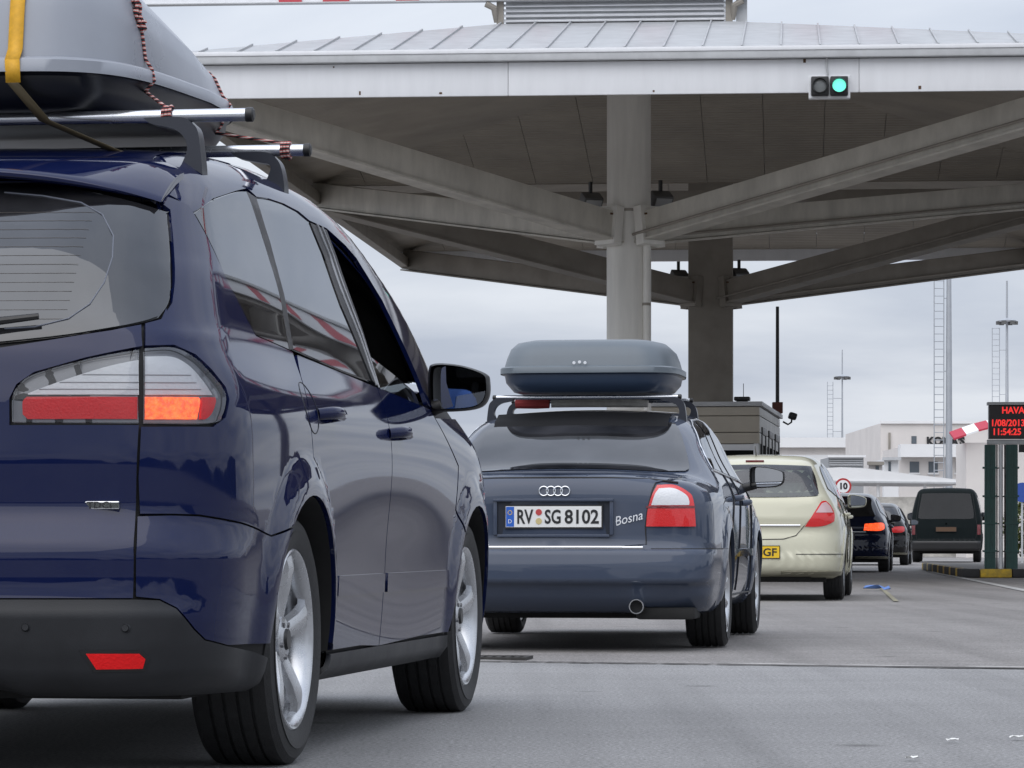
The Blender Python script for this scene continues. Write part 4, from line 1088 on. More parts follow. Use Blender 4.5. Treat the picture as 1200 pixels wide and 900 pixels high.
def wheel_wells(car, R=None, depth=.34):
    for (wy, wz, wr, _) in car.arches:
        for sg in (1, -1):
            m = MB(); n = 26; vs = []; r = wr + .004
            for k in range(n):
                t = -0.12 + (math.pi + .24) * k / (n - 1); q = (wy + r * math.cos(t), wz + r * math.sin(t))
                xo = car.cast('side', np.array([q]))[0][0] - .012
                vs += [(sg * xo, *q), (sg * (xo - depth), *q)]
            fs = [(2 * k, 2 * k + 1, 2 * k + 3, 2 * k + 2) for k in range(n - 1)]
            fs.append(tuple(2 * k + 1 for k in range(n)))
            m.add(vs, fs); m.build('wheel_arch_liner', M_UNDER, car.root, True, 50)

def seat(car, x, y, z, h=.62, wid=.48, rec=14, head=True):
    s = MB()
    s.box(x - wid / 2, x + wid / 2, y, y + .5, z, z + .16, None, .04)
    M = Matrix.Translation((x, y + .04, z + .12)) @ Matrix.Rotation(math.radians(rec), 4, 'X')
    s.box(-wid / 2, wid / 2, -.07, .07, 0, h, M, .05)
    if head:
        s.box(-.13, .13, -.06, .04, h + .05, h + .23, M, .04)
        s.box(-.06, -.045, -.02, 0, h - .02, h + .08, M); s.box(.045, .06, -.02, 0, h - .02, h + .08, M)
    return s.build('seat', M_SEAT, car.root, True, 50)

def mirror(car, base, size, m_body, steer=0.0):
    """Door mirrors, both sides: housing with glass; size = (width, height, depth)."""
    out = []
    for sg in (1, -1):
        w, h, d = size
        n = 20; V = []; rings = []
        shape = [(-.50, -.42), (-.36, -.50), (-.05, -.50), (.25, -.46), (.42, -.36), (.50, -.15), (.50, .12), (.46, .26), (.25, .38), (.0, .46), (-.28, .50), (-.46, .48), (-.52, .38), (-.53, 0)]
        S = rounded(shape, 3, 60)
        for (sc_, yy) in ((.93, -.012), (1.0, 0.0), (1.0, d * .3), (.90, d * .65), (.62, d * .92), (.2, d * 1.0)):
            rings.append([(sg * (base[0] + w * .5 + q[0] * w * sc_), base[1] + yy, base[2] + q[1] * h * sc_) for q in S])
        ns = len(S); V = [p for r in rings for p in r]; Fc = []
        for i in range(len(rings) - 1):
            for k in range(ns): Fc.append((i * ns + k, i * ns + (k + 1) % ns, (i + 1) * ns + (k + 1) % ns, (i + 1) * ns + k))
        Fc.append(tuple(range((len(rings) - 1) * ns, len(rings) * ns)))
        hb = MB().add(V, Fc)
        hs = hb.build('door_mirror', m_body, car.root, True, 50)
        g = [(sg * (base[0] + w * .5 + q[0] * w * .90), base[1] + .012 - .24 * q[0] * w * .9, base[2] + q[1] * h * .88) for q in S]
        gm = MB().add(g + [(p[0], p[1] + .03, p[2]) for p in g], [tuple(range(ns))] + [(k, (k + 1) % ns, ns + (k + 1) % ns, ns + k) for k in range(ns)])
        gm.build('mirror_glass', mat('mirror_silver', (.80, .82, .85), .02, 1.0), hs)
        ft = MB().tube([(sg * (base[0] - .05), base[1] + .05, base[2] - h * .50), (sg * (base[0] + w * .16), base[1] + .05, base[2] - h * .36)], [.030, .026], 10)
        ft.build('mirror_foot', M_BLACK, hs, True, 50)
        out.append(hs)
    return out

def handle(car, y, z, m, length=.19, parent=None):
    """Pull handle standing proud of the door on both sides."""
    h = car.cast('side', np.array([[y - length / 2, z], [y, z], [y + length / 2, z]]))
    for sg in (1, -1):
        pts = [(sg * (h[0][0] - .002), h[0][1], z - .004), (sg * (h[0][0] + .030), h[0][1] + .022, z), (sg * (h[1][0] + .038), h[1][1], z + .002), (sg * (h[2][0] + .030), h[2][1] - .022, z), (sg * (h[2][0] - .002), h[2][1], z - .004)]
        b = MB(); b.tube([tuple(p) for p in pts], [.016, .017, .017, .017, .016], 10)
        b.v = [(v[0], v[1], z + (v[2] - z) * 1.05) for v in b.v]
        b.build('door_handle', m, parent if (sg > 0 and parent) else car.root, True, 60)

def roof_bars(car, ys, zb, half, m=None, foot_x=.56, r=.015, roofz=None):
    out = []
    for i, y in enumerate(ys):
        z = zb[i]
        b = MB()
        b.tube([(-half[i], y, z), (half[i], y, z)], r, 16)
        bar = b.build('roof_bar', m or M_ALU, car.root, True, 40)
        for sg in (1, -1):
            c = MB(); c.tube([(sg * half[i], y, z), (sg * (half[i] + .018), y, z), (sg * (half[i] + .022), y, z)], [r * 1.12, r * 1.12, r * .7], 14)
            c.build('end_cap', M_BLACK, bar, True, 40)
            fx = foot_x; zt = z - r * .5
            zr = car.cast('top', np.array([[fx, y]]))[0][2]
            zr2 = car.cast('top', np.array([[fx + .055, y]]))[0][2]
            f = MB()
            poly = [(fx - .10, zt + .002), (fx + .0, zt + .002), (fx + .032, zt - .014), (fx + .050, zt - .04), (fx + .060, zr2 + .02), (fx + .062, zr2 - .012), (fx + .008, zr - .012), (fx + .020, zr + .02), (fx + .012, zt - (zt - zr) * .5), (fx - .02, zt - .028), (fx - .08, zt - .014)]
            poly = [(sg * a, c_) for a, c_ in rounded(poly, 4, 60)]
            f.prism(poly, y - .03, y + .03)
            f.build('bar_foot', mat('bar_foot_plastic', (.020, .023, .034), .32), bar, True, 40)
        out.append(bar)
    return out

def plate(car, loc, w, h, text, m_back, eu=True, tilt=0.0, parent=None, xs=.75):
    M = Matrix.Translation(loc) @ Matrix.Rotation(math.radians(tilt), 4, 'X')
    b = MB().box(-w / 2 - .008, w / 2 + .008, -.004, .004, -h / 2 - .008, h / 2 + .008, M)
    hold = b.build('number_plate', M_BLACK, parent or car.root)
    MB().box(-w / 2, w / 2, -.007, -.0042, -h / 2, h / 2, M).build('plate_face', m_back, hold)
    if eu: MB().box(-w / 2 + .002, -w / 2 + .045, -.0085, -.0072, -h / 2 + .003, h / 2 - .003, M).build('plate_band', M_PLATEB, hold)
    for (s, xx, tw, th) in text:
        text_fit(s, tw, th, M_INK, 'lettering', hold, M @ Matrix.Translation((xx, -.0085, 0)) @ FACE, .0008, bold=.0022)
    return hold
# ---------------------------------------------------------------- dark blue people carrier, nearest car
P_NAVY = paint('navy_paint', (.0038, .0078, .043), .0, .5, dust=.012)
zs = [.15, .30, .60, .85, .97, 1.08, 1.25, 1.45, 1.60, 1.75]
ys = [0.0, 0.6, 1.2, 2.0, 3.0, 3.7, 4.3, 4.77]
tab = [[.80, .86, .88, .885, .885, .87, .83, .70],
       [.86, .895, .905, .90, .90, .90, .86, .74],
       [.88, .925, .93, .915, .912, .92, .89, .78],
       [.875, .925, .937, .932, .925, .92, .88, .74],
       [.855, .905, .920, .918, .912, .895, .83, .68],
       [.82, .850, .868, .878, .880, .84, .74, .60],
       [.755, .785, .805, .815, .815, .76, .62, .50],
       [.670, .705, .728, .738, .730, .66, .50, .40],
       [.610, .648, .678, .688, .672, .58, .42, .30],
       [.545, .585, .620, .632, .612, .51, .35, .20]]
MV = Car(-1.62, 8.38, 8.6, dict(
    W=Tensor(ys, zs, tab), length=4.77, rbow=.13, rpow=2.6, fbow=.28, crown=.052, kst=.13, krear=.26,
    Rz=Lin([(.10, .16), (.20, .09), (.26, .035), (.33, .012), (.425, .0), (.447, .016), (.50, .020), (.580, .018), (.650, .066), (.668, .076), (.80, .072), (.95, .085), (1.05, .105), (1.12, .135), (1.30, .28), (1.50, .47), (1.60, .58), (1.75, .78)], .010),
    Fz=Lin([(.1, 4.66), (.3, 4.76), (.6, 4.76), (.75, 4.70), (1.0, 4.5), (1.8, 4.4)], .03),
    T=Spl([(0, 1.585), (.5, 1.618), (.9, 1.656), (1.4, 1.692), (2.0, 1.712), (2.5, 1.70), (2.9, 1.655), (3.3, 1.555), (3.6, 1.42), (3.85, 1.235), (4.03, 1.10), (4.2, 1.02), (4.5, .90), (4.75, .76), (5.2, .4)]),
    B=Lin([(0, .22), (.5, .20), (1.0, .20), (4.3, .19), (4.77, .24)], .05),
    arches=[(.96, .335, .376, .026), (3.81, .335, .376, .022)], axis=(1.15, 3.5), axz=.85))
mv = empty('people_carrier', tuple(MV.o), -MV.yaw)
tag(mv, 'dark blue people carrier with a grey roof box, nearest car with its brake light lit', 'car')
MV.root = mv

def P(*a): return [('p', x, y) for x, y in a]
DIAG = ('cyl', .25, 1.25, 1.0)
# --- pixel outlines on the visible side, mirrored to the other
def rear_sym(pts):
    """Right half outline (x >= 0) of a rear piece, mirrored across the centre line."""
    r = MV.poly('rear', pts); r = [tuple(q) for q in r]; return r + [(-a, b) for a, b in reversed(r)]
# tailgate: from lamp/quarter seam to the bumper
tg_edge = MV.poly('rear', P((167, 379), (168, 408), (166, 450), (164, 497), (161, 560), (160, 602), (158, 650), (157, 702)))
win_bot = MV.poly('rear', P((167, 379), (130, 386), (60, 397), (2, 406)))
# the line dips slightly to the centre; continue it beyond the picture edge
xb, zb_ = win_bot[-1]
half_bot = [tuple(p) for p in win_bot] + [(xb * .5, zb_ - .008), (0.0, zb_ - .010)]
lamp_in = MV.poly('rear', P((165, 407), (100, 420), (40, 437), (20, 451), (12, 467), (12, 497), (164, 498)))
lamp_out = MV.poly(DIAG, P((168, 407), (203, 406), (228, 417), (247, 435), (263, 455), (267, 468), (263, 487), (250, 498), (164, 498)))
up = [tuple(p) for p in half_bot]                                    # seam corner -> centre along window base
li = [tuple(p) for p in lamp_in]
edge = [tuple(p) for p in tg_edge]
zbot = edge[-1][1]
right = [edge[0], (edge[1][0], li[0][1] + .002)] + li[1:6] + [(edge[3][0], li[5][1])] + edge[4:] + [(0.0, zbot)]
top_half = up[::-1]                                                  # centre -> right
R_ = top_half + right[1:]
TG = R_[:-1] + [(0.0, zbot)] + [(-a, b) for a, b in reversed(R_[1:-1])]
tailgate, = MV.panel('tailgate', 'rear', TG, P_NAVY, mv, .030, mirror=False, smooth=False)
# rear window
rw = MV.poly('rear', P((167, 376), (187, 370), (199, 353), (202, 330), (201, 290), (197, 249), (193, 245), (150, 232), (100, 221), (50, 213), (2, 209)))
rwr = [tuple(p) for p in rw]
ztop = rwr[-1][1]
RW = [(0.0, half_bot[-1][1] + .006), (xb * .5, half_bot[-2][1] + .006)] + [(win_bot[2][0], win_bot[2][1] + .006), (win_bot[1][0], win_bot[1][1] + .006)] + rwr[:6] + rwr[6:] + [(rwr[-1][0] * .5, ztop + .008), (0.0, ztop + .010)]
RW = RW + [(-a, b) for a, b in reversed(RW[1:-1])]
rear_window, = MV.panel('rear_window', 'rear', RW, M_GLASS, mv, .05, mirror=False, off=-.004, depth=.004)
RWI = inset(rounded(RW, 4), .085)
# black ceramic border just inside the pane
def ring(name, car, proj, outer, width, m, parent, off, mirror):
    o = np.asarray(outer); i_ = inset(o, width); o = inset(o, 1e-6); n = len(o)
    k = min(len(o), len(i_)); q = np.concatenate([o[:k], i_[:k]]); h = car.cast(proj, q); g = car.grad(h); v = h + g * off
    fs = [(a, (a + 1) % k, k + (a + 1) % k, k + a) for a in range(k)]
    r = [mesh_obj(name, v, fs, m, parent, True, g)]
    if mirror: r.append(mesh_obj(name, v * [-1, 1, 1], [f[::-1] for f in fs], m, car.twin.get(parent.name, parent), True, g * [-1, 1, 1]))
    return r
ring('glass_border', MV, 'rear', rounded(RW, 4), .075, M_FRIT, rear_window, -.008, False)
# heater wires: fine lines across the rear pane
hw_ = MB()
for k in range(13):
    z = 1.145 + k * .024
    xs_ = np.linspace(-.50, .50, 21); h = MV.cast('rear', np.stack([xs_, np.full(21, z)], 1)); g = MV.grad(h); h = h - g * .0036
    hw_.tube([tuple(p) for p in h], .00042, 4, False)
hw_.build('heater_wire', mat('heater_wire', (.10, .085, .075), .6), rear_window)
# curved defroster outline seen in the pane
arc = MV.px([(x, y) for x, y in ((5, 384), (40, 382), (80, 372), (105, 355), (122, 330), (132, 300), (133, 275), (120, 250), (95, 236), (50, 228), (5, 224))])[0]
g = MV.grad(arc); arc = arc - g * .0034
MB().tube([tuple(p) for p in arc], .0020, 5, False).build('sticker_line', mat('heater_bus', (.11, .12, .15), .5), rear_window)
# wiper on the rear window
wp = MV.cast('rear', np.array([[.44, 1.135], [.25, 1.115], [.05, 1.10]])); gw = MV.grad(wp)
MB().tube([tuple(p + n * .02) for p, n in zip(wp, gw)], [.008, .012, .016], 8).build('wiper', M_BLACK, rear_window, True)

# --- tail lamps
def lamp_piece(name, proj, pix, m, off, parent=None, **kw):
    return MV.panel(name, proj, MV.poly(proj, P(*pix)), m, parent or mv, .03, gap=.0012, off=off, depth=.012, **kw)
base_in = lamp_piece('tail_lamp', 'rear', ((164, 409), (100, 421), (40, 438), (21, 452), (14, 467), (14, 495), (163, 496)), M_GREYL, -.016)
lamp_piece('clear_lens', 'rear', ((164, 419), (120, 429), (70, 445), (35, 458), (31, 462), (164, 462)), M_WHITEL, -.010, base_in[0])
lamp_piece('red_lens', 'rear', ((162, 463.5), (30, 463.5), (25, 470), (25, 485), (31, 491), (162, 491)), M_REDIN, -.010, base_in[0])
base_out = lamp_piece('tail_lamp', DIAG, ((169, 408), (203, 407), (227, 418), (246, 436), (262, 456), (265, 468), (261, 486), (249, 496), (168, 496)), M_GREYL, -.016)
lamp_piece('clear_lens', DIAG, ((170, 415), (203, 415), (222, 424), (238, 440), (251, 458), (253, 462), (170, 462)), M_WHITEL, -.010, base_out[0])
lamp_piece('lit_brake_lens', DIAG, ((170, 463.5), (236, 463.5), (238, 470), (234, 491), (170, 491)), M_AMBER, -.010, base_out[0])
lamp_piece('red_lens', DIAG, ((239, 463.5), (256, 463.5), (257, 470), (252, 484), (244, 491), (237, 491)), M_REDIN, -.010, base_out[0])
lamp_piece('lamp_cover', 'rear', ((164, 409), (100, 421), (40, 438), (21, 452), (14, 467), (14, 495), (163, 496)), M_CLEAR, .001, base_in[0])
lamp_piece('lamp_cover', DIAG, ((169, 408), (203, 407), (227, 418), (246, 436), (262, 456), (265, 468), (261, 486), (249, 496), (168, 496)), M_CLEAR, .001, base_out[0])
# thin bars across the clear lens
for yy in (438, 447, 455):
    for pr, xa, xe, par in (('rear', 45 + (455 - yy) * 3.0, 163, base_in[0]), (DIAG, 170, 238 - (455 - yy) * .7, base_out[0])):
        q = MV.px([(xa + (xe - xa) * t, yy) for t in np.linspace(0, 1, 8)])[0]; gq = MV.grad(q)
        for sg in (1, -1):
            MB().tube([(sg * (p[0] - n[0] * .008), p[1] - n[1] * .008, p[2] - n[2] * .008) for p, n in zip(q, gq)], .0009, 5).build('lens_rib', mat('lens_rib', (.30, .31, .33), .4), par if sg > 0 else MV.twin[par.name])

# --- quarter panel wrapping the corner: C-pillar, round the side window, to the wheel arch and the bumper
def dside(pts): return [tuple(p) for p in MV.poly('side', P(*pts))]
wy, wz = .96, .335
def arch(a0, a1, r, n=14, c=(wy, wz)): return [(c[0] + r * math.cos(math.radians(a)), c[1] + r * math.sin(math.radians(a))) for a in np.linspace(a0, a1, n)]
def cast_pts(proj_from, pts2d, proj_to):
    return [tuple(p) for p in MV.dom(proj_to, MV.cast(proj_from, np.array(pts2d)))]
door_y = 1.30
q_seam = P((163, 603), (200, 603), (233, 604), (283, 613), (318, 628))
qs = [tuple(p) for p in MV.poly(DIAG, q_seam)]
tl = [tuple(p) for p in MV.poly(DIAG, P((161, 560), (164, 499)))]
lo = [tuple(p) for p in MV.poly(DIAG, P((250, 499), (264, 488), (268, 468), (264, 454), (248, 434), (229, 416), (204, 405), (169, 406)))]
rwq = [tuple(p) for p in MV.poly(DIAG, P((169, 378), (188, 373), (201, 354), (204, 330), (203, 290), (199, 246)))]
roof_seam_z = 1.52
qw = dside(((227, 249), (240, 272), (267, 330), (300, 393), (343, 412)))      # rear edge of the side window, down to the door seam
qtop = dside(((227, 249), (250, 233), (277, 224), (290, 221)))
a_end = math.degrees(math.atan2(qs[-1][1] - wz, 0)) if 0 else 140
arch_pts = arch(128, 38, .380)
arch_d = cast_pts('side', arch_pts, DIAG)
door_edge = dside(((343, 412), (352, 440), (361, 483)))
door_low = [(door_edge[-1][0] + .02, .82), (arch_pts[-1][0] + .02, .70), arch_pts[-1]]
door_d = cast_pts('side', door_low[::-1] + door_edge[::-1] + qw[::-1][1:], DIAG)
q_poly = tl[::-1][1:] if 0 else []
QP = tl[:1][::-1] + []
QP = [qs[0]] + [tl[0], tl[1]] + lo + rwq + cast_pts('side', [(qtop[0][0] - .10, qtop[0][1] + .055), (qtop[0][0] + .0, qtop[0][1] + .02)], DIAG) + \
     [p for p in reversed(door_d)] + list(reversed(arch_d)) + [p for p in reversed(qs[1:])]
MV.panel('quarter_panel', DIAG, QP, P_NAVY, mv, .028, smooth=False)
# --- painted bumper corner below the seam
bt = P((158, 702), (187, 703), (207, 713), (227, 737), (240, 750), (267, 757), (296, 763))
btd = [tuple(p) for p in MV.poly(DIAG, bt)]
arch_low = arch(196, 129, .380)
al_d = cast_pts('side', arch_low, DIAG)
bc_edge = [tuple(p) for p in MV.poly(DIAG, P((160, 604), (158, 650), (158, 700)))]
BC = bc_edge + btd[1:-1] + [al_d[3]] + al_d[4:] + [p for p in reversed(qs[1:])]
MV.panel('bumper_corner', DIAG, BC, P_NAVY, mv, .028, smooth=False)
# --- charcoal bumper skin, one piece round both corners (two halves meet at the centre)
bl = [(DIAG, (x, y)) for x, y in ()]
bot = []
zb0 = btd[0][1]
ctr = [(math.atan2(-.25, 1.25 - .10), .212)] + cast_pts('rear', [(.0, zb0)], DIAG)
cen_bot = [(a, .212) for a in np.linspace(al_d[0][0] - .05, ctr[0][0] + .05, 12)]
cen_top = cast_pts('rear', [(.15, zb0), (.3, zb0), (.5, zb0)], DIAG)
BP = btd + al_d[:3][::-1] + bot + cen_bot + ctr + cen_top
MV.panel('rear_bumper', DIAG, BP, M_BUMPER, mv, .026, smooth=False, gap=.0012,
         bulge=lambda h: -.020 * sstep(.42, .34, np.abs(h[:, 0])) * sstep(.325, .30, h[:, 2]) * sstep(.2, .22, h[:, 2]))
refl = MV.panel('reflector', DIAG, MV.poly(DIAG, P((101, 766), (163, 766), (170, 772), (167, 783), (113, 784))), M_REDIN, mv, .03, off=.004, gap=0, smooth=False)
MV.panel('reflector_bezel', DIAG, inset(MV.poly(DIAG, P((101, 766), (163, 766), (170, 772), (167, 783), (113, 784))), -.008), M_BLACK, mv, .03, off=.0015, gap=0, smooth=False)
for (sx, sy) in ((147, 736), (30, 735)):
    c = MV.px([(sx, sy)])[0][0]
    for sg in (1, -1):
        b = MB().lathe([(-.004, 0.), (-.0042, .008), (.0, .0088), (-.002, .0095), (.004, .0125)], 20, axis='y', c=(sg * c[0], c[1] - .001, c[2]), closed=False)
        b.build('parking_sensor', M_BUMPER, mv, True, 30)

# --- side: windows
qwin = dside(((228, 249), (240, 270), (267, 330), (301, 393), (340, 410), (328, 343), (309, 280), (289, 223), (277, 224), (250, 234)))
rdoor_win = dside(((301, 231), (318, 285), (334, 345), (345, 409), (400, 433), (437, 447), (420, 405), (400, 358), (380, 300), (363, 259), (350, 248), (333, 239), (315, 233)))
fdoor_win = dside(((383, 268), (395, 300), (407, 335), (425, 385), (447, 457), (475, 466), (501, 474)))
# front edge follows the A-pillar in the side view
ya0 = fdoor_win[-1]
fw = fdoor_win + dside(((491, 445), (465, 387), (448, 352), (431, 324), (418, 303), (405, 288)))
def clampz(pp, zmax): return [(a, min(b, zmax)) for a, b in pp]
side_windows = []
w1 = MV.panel('quarter_window', 'side', qwin, M_GLASS, mv, .05, off=-.002, depth=.004, sharp=35)
w2 = MV.panel('rear_door_window', 'side', rdoor_win, M_GLASS, mv, .05, off=-.004, depth=.004, sharp=35)
for w_, poly_ in ((w1, qwin), (w2, rdoor_win)):
    ring('glass_border', MV, 'side', rounded(poly_, 4, 35), .022, M_FRIT, w_[0], -.008, True)
# lowered front window: only a strip of its pane stands above the door
fz = 1.10
lowpane = [(fw[4][0] - .02, 1.0), (fw[4][0] - .06, 1.14), (fw[4][0] + .12, 1.175), (fw[6][0] - .06, 1.09), (fw[6][0], 1.0)]
MV.panel('front_door_window', 'side', lowpane, M_GLASSL, mv, .06, off=-.02, depth=.004, smooth=False)
side_windows = [('side', inset(qwin, -.02)), ('side', inset(rdoor_win, -.02)), ('side', inset(fw, -.045)), ('rear', RWI)]

# --- doors
belt_r = [rdoor_win[3], rdoor_win[4], rdoor_win[5]]
bz = lambda y: np.interp(y, [rdoor_win[3][0], rdoor_win[5][0], fw[6][0]], [rdoor_win[3][1], rdoor_win[5][1], fw[6][1]])
sy = MV.px([(458, 560)])[0][0][1]                                     # seam between the two doors
seam_y = fw[4][0] - .06
seam = [(seam_y, bz(seam_y) - .012), (seam_y + .03, .80), (seam_y + .03, .50), (seam_y - .02, .275)]
sill_z = .285
darch = arch(38, -4, .380)
RD = [(rdoor_win[3][0] + .004, bz(rdoor_win[3][0]) - .012)] + [(y, bz(y) - .012) for y in np.linspace(rdoor_win[3][0] + .1, seam_y - .05, 5)] + seam + [(1.9, sill_z), (1.55, sill_z), (1.40, sill_z)] + darch[::-1] + [door_low[1], door_low[0]] + door_edge[::-1][:2]
door_r = MV.panel('rear_door', 'side', RD, P_NAVY, mv, .035, smooth=False, gap=.004)
fy = 3.40
FA = arch(180 + 4, 132, .380, 6, (3.81, .335))
FD = [(y, bz(y) - .012) for y in np.linspace(seam_y, fw[6][0] + .02, 6)] + [(fw[6][0] + .08, 1.0), (3.52, .85), (3.46, .70), FA[-1], FA[-2], FA[-3], (3.40, .36), (3.37, sill_z)] + [(2.9, sill_z)] + seam[::-1][:-1]
door_f = MV.panel('front_door', 'side', FD, P_NAVY, mv, .035, smooth=False, gap=.004)
# window surrounds: black B-pillar and the painted frame above the glass
BPil = [rdoor_win[5], rdoor_win[6], rdoor_win[7], rdoor_win[8], rdoor_win[9], (fw[0][0], fw[0][1]), fw[1], fw[2], fw[3], fw[4]]
MV.panel('door_pillar', 'side', BPil, M_BLACK, mv, .05, off=-.001, gap=.004, smooth=False)
for k_, w_ in ((.42, .006), (.72, .004)):
    lp = [tuple(np.array(a) * (1 - k_) + np.array(b) * k_) for a, b in zip([rdoor_win[9], rdoor_win[8], rdoor_win[7], rdoor_win[6], rdoor_win[5]], [fw[0], fw[1], fw[2], fw[3], fw[4]])]
    MV.line('window_channel', 'side', lp, mat('channel_grey', (.30, .31, .33), .4), w_ * .7, off=.0)
CPil = [rdoor_win[3], rdoor_win[2], rdoor_win[1], rdoor_win[0], qwin[7], qwin[6], qwin[5], qwin[4]]
MV.panel('door_pillar', 'side', CPil, M_BLACK, mv, .05, off=-.002, gap=.001, smooth=False)
# rub strips
for (y0, y1) in ((1.46, seam_y - .005), (seam_y + .045, 3.34)):
    zz0, zz1 = .44, .497
    MV.panel('rub_strip', 'side', [(y0, zz0), (y1, zz0), (y1, zz1), (y0, zz1)], P_NAVY, mv, .06, off=.008, depth=.012, smooth=False, gap=0)
handle(MV, 1.27, .945, P_NAVY, .19)
handle(MV, 2.33, .925, P_NAVY, .19)
# fuel flap outline
ff = [(1.09 + .075 * math.cos(t), .955 + .07 * math.sin(t)) for t in np.linspace(0, 2 * math.pi, 25)[:-1]]
hq = MV.cast('side', np.array(ff + ff[:1])); gq = MV.grad(hq)
MB().tube([tuple(p + n * .0) for p, n in zip(hq, gq)], .0016, 4, False).build('fuel_flap', M_INK, mv)
# sill
MV.panel('sill', 'side', [(1.33, .20), (3.42, .20), (3.37, .28), (1.40, .28)], M_BUMPER, mv, .05, smooth=False, off=.0)
# front wing, roof rails, roof, bonnet, windscreen
FA2 = arch(131, -6, .380, 14, (3.81, .335))
FW = [(fw[6][0] + .085, 1.0), (3.53, .85), (3.47, .70)] + FA2 + [(4.30, .30), (4.50, .45), (4.56, .70), (4.45, .80), (4.2, .885), (3.95, .955), (3.78, 1.02)]
MV.panel('front_wing', 'side', FW, P_NAVY, mv, .035, smooth=False)
FB = [(.0, .22), (.80, .24), (.80, .72), (.5, .80), (0, .80)]
MV.panel('front_bumper', 'front', [(.0, .22), (.82, .24), (.84, .74), (0, .78)], P_NAVY, mv, .05, smooth=False, gap=0)
MV.panel('bonnet', 'top', [(.0, 4.62), (.55, 4.52), (.74, 4.30), (.80, 4.0), (.74, 3.94), (.4, 4.02), (0, 4.04)], P_NAVY, mv, .05, smooth=False, gap=0)
WS = [(0, 4.02), (.4, 4.0), (.72, 3.9), (.70, 3.6), (.62, 3.1), (.55, 2.82), (.3, 2.74), (0, 2.72)]
ws, ws2 = MV.panel('windscreen', 'top', WS, M_GLASSL, mv, .06, smooth=False, gap=0, off=-.002, depth=.004)
# side frame of the roof: from C-pillar top along the window heads to the A-pillar foot
top_line = [(p[0], p[1]) for p in (qtop[0], qtop[1], qtop[2], qtop[3])] + [rdoor_win[0], rdoor_win[-1], rdoor_win[-2], rdoor_win[-3], rdoor_win[-4], fw[0], fw[-1], fw[-2], fw[-3], fw[-4], fw[-5], fw[-6], fw[6]]
def roofedge(y, x): return (y, float(MV.cast('top', np.array([[x, y]]))[0][2]))
outer = [(fw[6][0] + .16, fw[6][1] - .03)] + [roofedge(y, x) for y, x in ((3.78, .72), (3.6, .67), (3.3, .61), (3.0, .575), (2.75, .565), (2.5, .565), (2.0, .565), (1.5, .56), (1.2, .555), (.9, .545))] + [(qtop[0][0] - .08, qtop[0][1] + .065)]
MV.panel('roof_side_frame', 'side', top_line + outer, P_NAVY, mv, .04, smooth=False, gap=.0015)
oc = MV.cast('side', np.array(outer)); 
ed = [(p[0], p[1]) for p in oc if p[1] < 2.95]
ed = [(max(.05, a - .001), b) for a, b in ed]
rr_ = MV.px([(193, 226), (187, 213), (167, 200)])[0]
RF = [(0, 2.72), (.3, 2.735), (.55, 2.815)] + [(a, b) for a, b in ed] + [(.635, .80), (.635, .68), (.58, .60), (.3, .565), (0, .55)]
MV.panel('roof', 'top', RF, P_NAVY, mv, .045, smooth=False, gap=.001, off=-.0015)
MV.panel('roof_corner', 'top', [(.47, .585), (.58, .605), (.665, .70), (.70, .95), (.58, .95), (.47, .80)], P_NAVY, mv, .02, smooth=False, gap=0, off=-.004, depth=0)
# rear spoiler lip over the window
sp = MB(); xs_ = np.linspace(-.645, .645, 57); prof = []
for x in xs_:
    e = abs(x) / .645; y0 = .435 + .125 * e ** 2.4; zl = 1.548 - .078 * e ** 2.6; yr = y0 + .34 - .10 * e ** 4
    zr = MV.cast('top', np.array([[x * .985, yr]]))[0][2] + .002; f = 1 - .8 * e ** 6
    row = [(x, yr + (y0 - yr) * t, zr + (zl - zr) * (.35 * t + .65 * t ** 2)) for t in (0, .2, .4, .6, .8, .93, 1.0)]
    row += [(x, y0 - .004, zl - .006), (x, y0 - .002, zl - .014 * f), (x, y0 + .008, zl - .020 * f), (x, y0 + .10, zl - .008)]
    prof.append(row)
k = len(prof[0]); V = [p for r in prof for p in r]; Fs = [(i * k + j, i * k + j + 1, (i + 1) * k + j + 1, (i + 1) * k + j) for i in range(len(prof) - 1) for j in range(k - 1)]
Fs += [tuple(range(k)), tuple(range((len(prof) - 1) * k, len(prof) * k))]
sp.add(V, Fs); sp.build('roof_spoiler', P_NAVY, mv, True, 40)
MV.shell(M_SHELL, side_windows + [('top', np.array(WS + [(-a, b) for a, b in reversed(WS[1:-1])]))])
wheel_wells(MV)
for (xx, yy) in ((.802, .96), (-.802, .96), (.796, 3.81), (-.796, 3.81)):
    wheel(MV, xx, yy, .333, .236, .232, (5, 'wide'))
mirror(MV, (.885, 3.17, 1.102), (.196, .158, .13), M_BLACK)
for (x_, y_) in ((.40, 2.35), (-.40, 2.35), (.42, 1.45), (0, 1.45), (-.42, 1.45)): seat(MV, x_, y_, .42, .60)
# engine badge on the tailgate
bc = MV.px([(119, 592)])[0][0]
bdg = MB().box(bc[0] - .046, bc[0] + .046, bc[1] - .006, bc[1] + .01, bc[2] - .010, bc[2] + .010, None, .003).build('badge', M_CHROME, mv)
text_mesh('TDCi', .022, M_INK, 'badge_lettering', bdg, Matrix.Translation((bc[0] - .004, bc[1] - .0065, bc[2] - .0005)) @ FACE, .0006, 0, 1.25, bold=.0006)
# underside: silencer and rear axle
u = MB(); u.box(-.75, .75, .35, 4.3, .20, .26); u.build('floor_pan', M_UNDER, mv)
MB().tube([(-.55, .16, .25), (-.55, .75, .25)], .045, 14).build('exhaust', M_EXHAUST, mv, True)
MB().tube([(-.62, .96, .27), (.62, .96, .27)], .05, 10).build('rear_axle', M_UNDER, mv, True)
roof_bars(MV, (.96, 1.98), (1.735, 1.755), (.775, .715), foot_x=.60, r=.0175)
